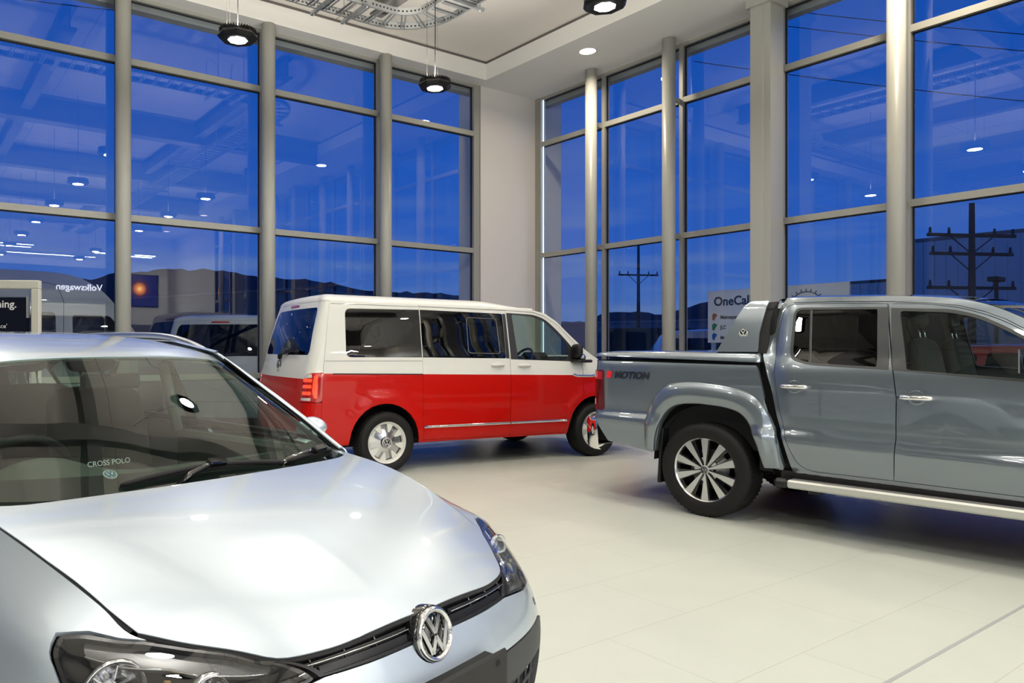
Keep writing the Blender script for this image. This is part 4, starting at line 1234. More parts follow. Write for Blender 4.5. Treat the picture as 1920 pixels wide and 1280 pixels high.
    for x_, cols_ in ((-.10, (-.5, 0, .5)), (.85, (-.45, .45)), (1.85, (-.45, .45))):
        for y_ in cols_: seat(v, x_, y_, .72)
    MB().bbox(2.30, 2.72, -.80, .80, .95, 1.25, .06).bbox(2.22, 2.4, -.66, -.22, 1.14, 1.31, .05).build('dashboard', M_DARKINT, v)
    steering_wheel(v, 2.12, -.42, 1.20, .19, .62)
    MB().bbox(2.02, 2.06, -.14, .14, 1.655, 1.735, .012).tube([(2.06, 0, 1.70), (2.12, 0, 1.80)], .012, 6).build('rear_view_mirror', M_BLACK, v)
    MB().box(-.55, 1.95, -.72, .72, 1.85, 1.855).build('headlining', M_HEADL, v)
    for (x_, y_) in ((0, -.855), (2.92, -.855), (0, .855), (2.92, .855)):
        pw = put_wheel(wheel, v, x_-(.03 if x_ < 1 else .03), y_, .335, wused[0]); wused[0] = True
    return v
wheel_van = make_wheel('van', .335, .232, .235); uv_ = [False]
vx, vy = cam2room(-.53462791, 8.95161835)
van = make_van('passenger_van', M_TWO, (vx, vy), camdir2room(26.0), wheel_van, uv_)
tag(van, 'red and white two-tone passenger van parked in the corner', 'van')

# ================================================================== PICKUP
TW_Z = [.30, .42, .47, .52, .62, .695, .730, .760, .90, 1.06, 1.18, 1.25, 1.30, 1.40, 1.55, 1.66, 1.72, 1.76]
TW_Y = [.86, .915, .940, .952, .962, .970, .962, .945, .950, .950, .943, .925, .900, .875, .835, .805, .780, .745]
def t_W(x, z):
    zz = z+.028*(np.clip(x, -1, 2.6)-.6)*sst((z-.35)/.3)*sst((1.1-z)/.25)
    w = pch(zz, TW_Z, TW_Y)
    # bed sides stay upright up to the rail; the cab leans in
    bed = pch(zz, [.30, .42, .50, .62, .695, .730, .765, .9, 1.06, 1.18, 1.25, 1.29, 1.35], [.86, .92, .945, .962, .972, .962, .945, .948, .950, .945, .930, .905, .87])
    k = sst((.54-x)/.06)
    w = w*(1-k)+bed*k
    w = w-.075*(np.clip((.66-x)/.2, 0, 1.1))**2*(1-k)*1.0
    return w*(1-.09*sst((x-2.7)/1.5)**1.4)
T_R = .09
def truck_S(s, z):
    s = np.asarray(s, float); z = np.asarray(z, float)
    W = t_W(np.maximum(s, -1.0), z)
    phi = np.clip((-.98-s)/T_R, 0, PI/2)
    f = np.clip((-.98-T_R*PI/2-s)/.84, 0, 1.2)
    x = np.where(s >= -.98, s, -.98-T_R*np.sin(phi))
    y = np.where(f > 0, (W-T_R)*(1-f), W-T_R*(1-np.cos(phi)))
    return np.stack([x-.02*(1-(1-f)**2), -y, z], -1)
T_SC = -.98-T_R*PI/2-.84
def truck_tail(q, z):
    q = np.asarray(q, float); P = truck_S(T_SC+np.abs(q), z)
    P[..., 1] = np.where(q < 0, P[..., 1], -P[..., 1])
    return P

def make_truck(loc, rz, wheel, wused):
    t = empty('pickup_truck', (*loc, 0), rz); G = M_GREYP
    # outlines measured along the flank (x forward of the rear axle, z up)
    arch = [(-.430, .50), (-.410, .60), (-.388, .68), (-.352, .789), (-.274, .868), (-.184, .903), (-.011, .912), (.194, .900), (.314, .855), (.376, .780), (.429, .645), (.465, .52), (.481, .46)]
    bed = [(-1.02, 1.255), (-1.015, .765), (-.985, .66), (-.898, .533), (-.46, .478)]+smooth_line(arch, 3)+[(.612, .452), (.620, .479), (.510, .854), (.436, 1.190), (.415, 1.236)]
    gapb = [(.478, 1.745), (.460, 1.634), (.446, 1.50), (.442, 1.40), (.450, 1.31), (.486, 1.23), (.531, 1.02), (.568, .856), (.626, .66), (.690, .437)]
    roofl = [(.56, 1.757), (.80, 1.752), (1.25, 1.735), (1.50, 1.716), (1.68, 1.690), (1.84, 1.640), (1.98, 1.565), (2.10, 1.485), (2.35, 1.315), (2.55, 1.185)]
    nose = [(2.75, 1.150), (3.2, 1.11), (3.55, 1.06), (3.78, .98), (3.86, .85), (3.88, .62), (3.84, .42)]
    farch = circ(3.03, .40, .50, 176, 4, 14)
    cab = gapb[::-1]+smooth_line(roofl, 3)+nose+[(3.54, .42)]+farch[::-1]+[(2.50, .44)]
    rdoor = smooth_line([(1.254, 1.680), (.90, 1.697), (.66, 1.700), (.600, 1.690), (.565, 1.65), (.548, 1.57), (.534, 1.4), (.540, 1.25), (.548, 1.15), (.572, 1.000), (.606, .85), (.643, .697), (.685, .590), (.735, .515), (.80, .480), (.87, .474)], 3)+[(1.334, .476), (1.345, .755), (1.348, 1.035), (1.331, 1.182), (1.312, 1.262), (1.285, 1.46)]
    fdoor = [(1.338, .476), (2.33, .470)]+smooth_line([(2.40, .50), (2.46, .72), (2.47, 1.0), (2.46, 1.12), (2.38, 1.215), (2.20, 1.345), (2.006, 1.474), (1.904, 1.538), (1.797, 1.589), (1.663, 1.635), (1.525, 1.660), (1.40, 1.672), (1.262, 1.680)], 3)+[(1.290, 1.46), (1.317, 1.262), (1.335, 1.182), (1.352, 1.035), (1.349, .755)]
    rwin = rnd([(.664, 1.300), (.80, 1.262), (1.226, 1.243), (1.197, 1.645), (.657, 1.660)], [.10, .08, .01, .01, .05])
    rfrm = rnd([(.646, 1.285), (.79, 1.246), (1.24, 1.226), (1.300, 1.223), (1.262, 1.655), (.643, 1.676)], [.11, .08, .0, .0, .0, .06])
    fwin = rnd([(1.402, 1.226), (1.98, 1.188), (2.19, 1.175), (2.225, 1.20), (2.18, 1.290), (2.009, 1.423), (1.865, 1.513), (1.756, 1.569), (1.621, 1.606), (1.332, 1.628)], [.02, 0, .04, .04, .05, .05, .05, .05, .05, .03])
    ffrm = rnd([(1.316, 1.222), (2.0, 1.170), (2.30, 1.155), (2.315, 1.19), (2.20, 1.300), (2.02, 1.437), (1.872, 1.530), (1.76, 1.588), (1.625, 1.626), (1.282, 1.648)], [0, 0, .03, .03, .05, .05, .05, .05, .05, 0])
    fflare = [(x+3.0, z) for x, z in arch]
    for mir in (False, True):
        kw = dict(mirror=mir); sg = 1 if mir else -1
        panel('bed_side', truck_S, bed, G, t, step=(.06, .05), thick=.03, **kw)
        panel('cab_side', truck_S, cab, G, t, holes=[offset_poly(np.array(rdoor), -.003, (1, 1)), offset_poly(np.array(fdoor), -.003, (1, 1))], step=(.08, .06), thick=.02, **kw)
        d1 = panel('rear_door', truck_S, rdoor, G, t, holes=[rfrm], step=(.06, .05), thick=.02, gap=.001, **kw)
        panel('window_frame', truck_S, rfrm, M_TRIMG, d1, holes=[rwin], step=(.06, .06), off=-.001, thick=.02, **kw)
        panel('window', truck_S, rwin, M_TINT, d1, step=(.12, .1), off=-.010, thick=.004, **kw)
        ribbon('window_divider', truck_S, [(.762, 1.655), (.790, 1.268)], .018, M_TRIMG, d1, off=-.002, **kw)
        d2 = panel('front_door', truck_S, fdoor, G, t, holes=[ffrm], step=(.06, .05), thick=.02, gap=.001, **kw)
        panel('window_frame', truck_S, ffrm, M_TRIMG, d2, holes=[fwin], step=(.06, .06), off=-.001, thick=.02, **kw)
        panel('window', truck_S, fwin, M_CLEAR, d2, step=(.12, .1), off=-.010, thick=.004, **kw)
        door_handle(d1, truck_S, .700, 1.085, M_CHROME, .098, mirror=mir, cup=G)
        door_handle(d2, truck_S, 1.466, 1.043, M_CHROME, .098, mirror=mir, cup=G)
        ribbon('roof_seam', truck_S, [(.63, 1.715), (.9, 1.712), (1.25, 1.695), (1.50, 1.674), (1.66, 1.651), (1.80, 1.606), (1.91, 1.553), (2.01, 1.487), (2.25, 1.33)], .004, M_BLACKMATT, t, off=.0008, thick=.0005, **kw)
        # arch flares: a lip standing out from the flank with its own crest
        for xo in (0, 3.0):
            oc = [(-.525, .52), (-.523, .65), (-.508, .80), (-.452, .935), (-.360, 1.035), (-.26, 1.076), (-.099, 1.090), (.112, 1.078), (.300, 1.046), (.42, .985), (.495, .900), (.548, .77), (.580, .62), (.600, .465)]
            ic = [(-.436, .49), (-.416, .62), (-.388, .70), (-.345, .800), (-.272, .870), (-.184, .903), (-.060, .914), (.08, .908), (.205, .893), (.305, .857), (.372, .780), (.425, .655), (.460, .53), (.481, .458)]
            O = np.array(smooth_line(oc, 4)); I = np.array(smooth_line(ic, 4)); rows = []
            endf = np.ones(len(O)); m_ = len(O); tt = np.arange(m_)/(m_-1)
            hgt = np.ones(m_)
            for fr, dd in ((0, 0.0), (.03, .010), (.10, .022), (.30, .034), (.50, .043), (.60, .0445), (.68, .041), (.85, .033), (.96, .026), (1.0, .016)):
                q = O+(I-O)*fr
                Wq = t_W(np.minimum(q[:, 0], .53) if xo == 0 else q[:, 0]+xo, q[:, 1]); rows.append(np.stack([q[:, 0]+xo, sg*(Wq+dd*hgt), q[:, 1]], -1))
            q = I; rows.append(np.stack([q[:, 0]+xo, sg*(t_W(np.minimum(q[:, 0], .53), q[:, 1])-.06), q[:, 1]], -1))
            V_ = np.concatenate(rows); k_ = len(O); fs = []
            for i in range(len(rows)-1):
                for j in range(k_-1):
                    f = (i*k_+j, i*k_+j+1, (i+1)*k_+j+1, (i+1)*k_+j); fs.append(f[::-1] if not mir else f)
            mesh_obj('wheel_arch_flare', V_, fs, G, t)
            wl = MB(); wl.lathe([(.50, .45), (.50, .90)], 24, Matrix.Translation((.03+xo, 0, .41)) @ Matrix.Rotation(PI/2*(1 if sg < 0 else -1), 4, 'X'), a0=0 if sg < 0 else PI, a1=PI if sg < 0 else 2*PI)
            y0, y1 = sorted((sg*.45, sg*.49)); wl.box(xo-.47, xo+.53, y0, y1, .34, .88)
            wl.build('wheel_well', M_CAVITY, t)
        # mud flap
        MB().bbox(-.425, -.395, min(sg*.90, sg*.66), max(sg*.90, sg*.66), .19, .66, .006, Matrix.Translation((-.03, 0, 0)) @ Matrix.Rotation(.06, 4, 'Y')).build('mud_flap', M_BLACK, t)
        # sill and side step
        y0, y1 = sorted((sg*.86, sg*.93)); MB().box(.60, 2.55, y0, y1, .36, .455).build('sill', M_BLACK, t)
        y0, y1 = sorted((sg*.93, sg*1.045))
        st = MB().bbox(.68, 2.52, y0, y1, .345, .405, .012).build('side_step', M_STEP, t)
        tb_ = MB()
        for k in range(5): yy = sg*(.955+.017*k); tb_.box(.70, 2.50, yy-.003, yy+.003, .405, .4075)
        tb_.build('tread_pad', M_SATIN, st)
        MB().bbox(.585, .685, min(y0, y1), max(y0, y1), .340, .408, .02).bbox(2.515, 2.6, min(y0, y1), max(y0, y1), .340, .408, .02).build('end_cap', M_BLACK, st)
        MB().box(.8, .88, min(sg*.6, sg*.96), max(sg*.6, sg*.96), .31, .35).box(2.2, 2.28, min(sg*.6, sg*.96), max(sg*.6, sg*.96), .31, .35).build('step_bracket', M_BLACK, st)
        # mirror
        mo = MB().bbox(2.03, 2.13, min(sg*.96, sg*1.18), max(sg*.96, sg*1.18), 1.19, 1.40, .05).build('door_mirror', M_CHROME, t); soft(mo)
        MB().tube([(2.10, sg*.88, 1.20), (2.09, sg*1.0, 1.225)], .035, 10).build('mirror_arm', M_BLACK, mo)
        MB().box(2.022, 2.03, min(sg*.99, sg*1.15), max(sg*.99, sg*1.15), 1.225, 1.365).build('mirror_glass', M_CHROME, mo)
        # tall tail lamp on the corner
        tl = panel('tail_lamp', truck_S, rnd([(-.935, 1.172), (-.935, .805), (-1.15, .805), (-1.15, 1.172)], [.03, .03, .02, .03]), M_REDDARK, t, step=(.03, .05), off=.006, thick=.02, **kw)
        panel('reversing_lens', truck_S, rnd([(-1.04, .905), (-1.04, .855), (-1.14, .855), (-1.14, .905)], .008), M_CLEARLENS, tl, step=(.03, .05), off=.009, thick=.004, **kw)
        panel('brake_lens', truck_S, rnd([(-.955, 1.155), (-.955, 1.085), (-1.13, 1.085), (-1.13, 1.155)], .01), M_REDLENS, tl, step=(.03, .05), off=.009, thick=.004, **kw)
    # tailgate
    q0 = -(-.98-.10-T_SC)
    panel('tailgate', truck_tail, rnd([(-.86, .72), (.86, .72), (.86, 1.26), (-.86, 1.26)], .02), G, t, step=(.08, .08), flip=True, thick=.03)
    # bed lid
    lidp = [(-1.06, z) for z in (0,)]
    xs_ = np.array([-1.085, -1.075, -1.05, -1.0, -.9, -.6, -.2, .2, .40, .425]); zt_ = np.array([1.292, 1.312, 1.326, 1.335, 1.342, 1.345, 1.345, 1.342, 1.340, 1.338])
    zb_ = 1.297-.037*(xs_+.976)/1.41
    cols = [(-1, 0), (-.995, .35), (-.985, .62), (-.965, .82), (-.92, .95), (-.8, 1.02), (-.4, 1.08), (0, 1.1), (.4, 1.08), (.8, 1.02), (.92, .95), (.965, .82), (.985, .62), (.995, .35), (1, 0)]
    vs = []; fs = []
    for x_, zt, zb in zip(xs_, zt_, zb_):
        hw = .932 if x_ > -1.0 else .932-.06*((-1.0-x_)/.085)**2
        for c, h_ in cols: vs.append((x_, c*hw, zb+(zt-zb)*h_))
    n_ = len(cols)
    for i in range(len(xs_)-1):
        for k in range(n_-1): fs.append((i*n_+k, (i+1)*n_+k, (i+1)*n_+k+1, i*n_+k+1))
    fs.append(tuple(range(n_))); fs.append(tuple(range((len(xs_)-1)*n_, len(xs_)*n_))[::-1])
    b0 = len(vs)
    mesh_obj('bed_lid', vs, [f[::-1] for f in fs], G, t)
    MB().box(-1.05, .42, -.89, .89, 1.18, 1.262).box(-1.0, .40, -.80, .80, .56, 1.2).build('bed_tub', M_BLACKMATT, t)
    # styling bar over the bed
    barp = rnd([(.079, 1.341), (.262, 1.705), (.300, 1.742), (.443, 1.741), (.432, 1.659), (.406, 1.486), (.408, 1.341)], [0, .04, .05, .01, .02, .02, 0])
    def barS(u, z):
        w = np.interp(z, [1.33, 1.60, 1.70, 1.75], [.895, .835, .80, .755]); return np.stack([u, -w, z], -1)
    wrap = [panel('sports_bar', barS, barp, G, t, step=(.05, .04), thick=.05, mirror=m__) for m__ in (False, True)]
    for m__ in (False, True): panel('bar_gasket', barS, [(.40, 1.33), (.395, 1.48), (.42, 1.66), (.432, 1.735), (.505, 1.742), (.475, 1.60), (.47, 1.33)], M_BLACKMATT, t, step=(.05, .05), off=-.012, thick=.02, mirror=m__)
    MB().bbox(.29, .435, -.78, .78, 1.66, 1.738, .03).build('sports_bar_hoop', G, t)
    for m__, o_ in zip((False, True), wrap):
        sg = 1 if m__ else -1
        badge(o_, .036, frame_M((.286, sg*.866, 1.484), (-sg, 0, 0), (0, sg*.22, 1)), .004, 'bar_badge', back=True)
    MB().box(.40, .56, -.84, .84, .42, 1.30).box(.42, .50, -.80, .80, 1.30, 1.68).build('cab_gap_filler', M_BLACKMATT, t)
    # lettering on the bed side
    for sg in (-1, 1):
        W_ = .956
        x0 = -.905 if sg < 0 else -.50
        M = frame_M((x0, sg*W_, 1.102), (-sg, 0, 0), (0, 0, 1))
        mk = MB().prism([(0, 0), (.045, 0), (.062, .056), (.017, .056)] if False else [(-.004, .0), (.042, .0), (.062, .060), (.004, .060)], 0, .002, M)
        mo = mk.build('number_mark', M_DECALR, t)
        text_mesh('MOTION', .083, .001, M @ Matrix.Translation((.072, .001, 0)), M_DECALK, 'lettering', t, bold=.0035, shear=.25, sx_=1.02)
    # bumper at the back
    bp = MB(); pr_ = [(-1.02, .93), (-1.10, .92), (-1.20, .84), (-1.235, .60), (-1.245, .3), (-1.245, 0)]
    pr_ = pr_+[(a, -b) for a, b in pr_[::-1]][1:]
    vs = []; rows = [(.44, .03), (.46, .008), (.60, 0), (.70, .0), (.725, .012), (.73, .05)]
    for z_, ins_ in rows:
        for a, b in pr_: vs.append((a+ins_*1.0, b*(1-ins_*.4), z_))
    n_ = len(pr_); fs = [(i*n_+k, i*n_+k+1, (i+1)*n_+k+1, (i+1)*n_+k) for i in range(len(rows)-1) for k in range(n_-1)]
    fs.append(tuple(range((len(rows)-1)*n_, len(rows)*n_)))
    bo = mesh_obj('rear_bumper', vs, fs, M_CHROME, t)
    MB().box(-1.12, -.97, -.84, .84, .52, .70).build('bumper_core', M_BLACKMATT, t)
    # roof
    ex = np.array([p[0] for p in smooth_line(roofl, 3)]); ez = np.array([p[1] for p in smooth_line(roofl, 3)])
    k0 = np.searchsorted(ex, 1.74)
    xs_ = np.concatenate([[.50, .52], ex[:k0]]); zs_ = np.concatenate([[1.735, 1.750], ez[:k0]])
    P = truck_S(np.maximum(xs_, .56), zs_); P[:, 0] = xs_
    rows = []
    for p in P:
        dm = .035 if p[0] > .53 else .02
        rows.append([[p[0]+(.03 if p[0] > 1.5 else 0)*(1-t_*t_)*(p[0]-1.5)/.2, -p[1]*t_*-1 if False else p[1]*t_, p[2]+dm*(1-abs(t_)**2.6)] for t_ in (1, .985, .95, .88, .75, .5, .25, 0, -.25, -.5, -.75, -.88, -.95, -.985, -1)])
    rows = np.array(rows); n_ = rows.shape[1]; vs = rows.reshape(-1, 3)
    fs = [(i*n_+k, i*n_+k+1, (i+1)*n_+k+1, (i+1)*n_+k) for i in range(len(rows)-1) for k in range(n_-1)]
    mesh_obj('roof', vs, [f[::-1] for f in fs], G, t)
    def span(edge, bulge, zc=0.0, cols=9):
        return tensor([[[p[0]+bulge*(1-t_*t_), p[1]*t_, p[2]+zc*(1-t_*t_)] for t_ in np.linspace(1, -1, cols)] for p in edge])
    wp = truck_S(ex[k0-1:], ez[k0-1:]); Sw = span(wp, .10, .02); m_ = len(wp)-1
    panel('windscreen', Sw, [(.05, .1), (m_-.2, .1), (m_-.2, 7.9), (.05, 7.9)], M_SCREENG, t, step=(.5, .5), met=(.07, .2), thick=.004, h=(.02, .02))
    nn_ = np.array([(2.55, 1.185)]+nose[:4]); Sb = span(truck_S(nn_[:, 0], nn_[:, 1]), .05, .04)
    panel('bonnet', Sb, [(0, .02), (4, .02), (4, 7.98), (0, 7.98)], G, t, step=(.3, .5), met=(.3, .2), thick=.02, h=(.02, .02))
    nn_ = np.array(nose[3:]); Sn = span(truck_S(nn_[:, 0], nn_[:, 1]), .08, 0)
    panel('front_bumper', Sn, [(0, .02), (3, .02), (3, 7.98), (0, 7.98)], G, t, step=(.3, .5), met=(.15, .2), thick=.02, h=(.02, .02))
    panel('grille', Sn, rnd([(.15, 2.2), (1.3, 2.2), (1.3, 5.8), (.15, 5.8)], .1), M_BLACK, t, step=(.2, .5), met=(.15, .2), off=.006, thick=.01, h=(.02, .02))
    for a, b in ((.7, 2.1), (5.9, 7.3)):
        panel('headlamp', Sn, rnd([(.15, a), (1.1, a), (1.1, b), (.15, b)], .1), M_CLEARLENS, t, step=(.2, .4), met=(.15, .2), off=.006, thick=.01, h=(.02, .02))
    # chassis, cabin
    MB().box(.55, 3.5, -.80, .80, .34, .46).box(-.40, 3.6, -.50, -.38, .36, .52).box(-.40, 3.6, .38, .50, .36, .52).tube([(0, -.7, .38), (0, .7, .38)], .06, 12).tube([(3.03, -.7, .38), (3.03, .7, .38)], .05, 12).build('chassis', M_CAVITY, t)
    MB().box(.56, .62, -.83, .83, .46, 1.32).box(2.30, 2.36, -.85, .85, .46, 1.05).build('inner_panel', M_DARKINT, t)
    for x_ in (.90, 1.72):
        for y_ in (-.42, .42): seat(t, x_, y_, .72)
    MB().bbox(2.18, 2.60, -.83, .83, .90, 1.15, .05).build('dashboard', M_DARKINT, t)
    steering_wheel(t, 1.98, -.42, 1.13, .19, .42)
    MB().box(.60, 1.72, -.70, .70, 1.70, 1.708).build('headlining', M_DARKINT, t)
    for (x_, y_) in ((0, -.825), (3.03, -.825), (0, .825), (3.03, .825)):
        put_wheel(wheel, t, x_, y_, .380, wused[0]); wused[0] = True
    return t
M_TRIMG = mat('window_surround_grey', (.055, .058, .06), .4, .3)
M_STEP = mat('step_silver', (.60, .60, .56), .45, .6)
M_REDDARK = mat('smoked_red_lens', (.10, .004, .006), .06, 0, 1.0)
M_DECALR = mat('red_decal', (.75, .02, .03), .4, 0, .5)
M_DECALK = mat('dark_decal', (.012, .016, .028), .4, 0, .5)
wheel_tr = make_wheel('truck', .382, .262, .255)
tx, ty = cam2room(3.18375433, 6.62398668)
truck = make_truck((tx, ty), camdir2room(-49.5), wheel_tr, [False])
tag(truck, 'dark grey double-cab pickup with lidded bed on the right', 'pickup truck')

# ================================================================== HATCHBACK in the foreground
# bonnet as a height field over the plan
HX = [-.60, -.30, -.10, 0, .10, .20, .30, .40, .50, .60, .70, .74, .80, .84]
HZE = [.985, .962, .940, .926, .908, .883, .853, .820, .783, .758, .738, .724, .700, .685]   # edge height
HYE = [.70, .695, .690, .687, .678, .665, .645, .630, .613, .545, .448, .410, .37, .34]
HZC = [1.03, .985, .960, .948, .934, .918, .899, .878, .853, .823, .787, .770, .742, .720]
def hood_z(x, y):
    ze = pch(x, HX, HZE); ye = pch(x, HX, HYE); zc = pch(x, HX, HZC); a = np.abs(y)
    crease = .525-.155*np.clip((x+.15)/.9, 0, 1.1)
    k = .055
    def sp(t): return .5*(t+np.sqrt(t*t+.0004))
    def shp(a_): return .62*(a_/.69)**2.4+k*14*sp(a_-crease)*.30
    return zc-(zc-ze)*(shp(a)-shp(0*a))/np.maximum(shp(ye)-shp(0*ye), 1e-4)
def hood_S(x, y):
    x = np.asarray(x, float); y = np.asarray(y, float)
    return np.stack([x, y, hood_z(x, y)], -1)

# flank and nose: columns run from the middle of the nose round the corner and back along the side,
# rows run from the bottom edge up to the bonnet edge
def ring(z, pts): return [(x, y, z) for x, y in pts]
XS = [.40, .20, 0.0, -.25, -.60, -1.1, -1.7, -2.3, -2.75]
def flank(zr, nose, ys, xs=XS): return [(x, y, zr) for x, y in nose]+[(x, y, zr) for x, y in zip(xs, ys)]
PR = [
 flank(.20, [(.80, 0), (.795, .22), (.76, .42), (.70, .56), (.61, .67), (.51, .745)], [.795, .81, .815, .82, .82, .82, .82, .81, .76]),
 flank(.32, [(.845, 0), (.838, .22), (.80, .42), (.735, .57), (.64, .69), (.53, .77)], [.815, .83, .835, .835, .835, .835, .83, .82, .77]),
 flank(.44, [(.865, 0), (.858, .22), (.82, .42), (.755, .58), (.655, .70), (.54, .785)], [.83, .845, .848, .845, .842, .842, .84, .83, .78]),
 flank(.545, [(.865, 0), (.857, .22), (.82, .43), (.755, .585), (.655, .705), (.54, .788)], [.832, .848, .852, .850, .846, .846, .845, .835, .78]),
 flank(.625, [(.848, 0), (.840, .22), (.803, .425), (.735, .575), (.64, .69), (.53, .775)], [.822, .842, .850, .850, .848, .848, .848, .835, .78]),
 [(.825, 0, .69), (.817, .22, .69), (.775, .42, .69), (.705, .55, .695), (.61, .66, .70), (.51, .745, .71)]+[(x, y, z) for x, y, z in zip(XS, [.80, .822, .838, .845, .846, .848, .848, .835, .775], [.715, .72, .73, .735, .75, .77, .79, .80, .80])],
 [(.812, 0, .725), (.803, .22, .722), (.752, .418, .715), (.675, .525, .722), (.585, .622, .735), (.49, .70, .755)]+[(x, y, z) for x, y, z in zip(XS, [.762, .790, .810, .822, .83, .835, .835, .82, .76], [.775, .80, .83, .855, .875, .885, .90, .91, .90])],
]
top = [(.800, 0), (.790, .22), (.733, .412), (.665, .480), (.590, .548), (.505, .612)]
top = [(x, y, float(hood_z(np.array(x), np.array(y)))-.004) for x, y in top]
top += [(x, float(pch(x, HX, HYE)), float(pch(x, HX, HZE))) for x in XS[:4]]+[(-.60, .745, .985), (-1.1, .775, .985), (-1.7, .775, .995), (-2.3, .76, 1.0), (-2.75, .70, .99)]
PR.append(top)
nose_S = tensor(np.array(PR).transpose(1, 0, 2))     # u: round the car, v: upwards
def nose_full(q, v):
    q = np.asarray(q, float); P = nose_S(np.abs(q), v)
    P[..., 1] = np.where(q < 0, -P[..., 1], P[..., 1])
    return P

WR = []
base = [(-.275, .690, .958), (-.215, .56, .945), (-.165, .36, .932), (-.138, .18, .924), (-.130, 0, .920)]
mid1 = [(-.455, .640, 1.078), (-.400, .52, 1.075), (-.365, .34, 1.072), (-.345, .17, 1.07), (-.340, 0, 1.068)]
mid2 = [(-.640, .585, 1.195), (-.605, .48, 1.205), (-.585, .32, 1.212), (-.572, .16, 1.215), (-.568, 0, 1.216)]
head = [(-.830, .532, 1.312), (-.815, .44, 1.330), (-.805, .30, 1.340), (-.800, .15, 1.345), (-.798, 0, 1.346)]
for row in (base, mid1, mid2, head):
    WR.append(row+[(x, -y, z) for x, y, z in row[::-1][1:]])
hatch_ws = tensor(WR)

# greenhouse flank above the waistline
def gh_S(x, z):
    w = .765-.23*((np.asarray(z, float)-.97)/.40)
    w = w-.02*sst((x+.35)/-.5*-1) if False else w
    return np.stack([x, w*(1-.05*sst((-1.9-x)/1.0)), z], -1)

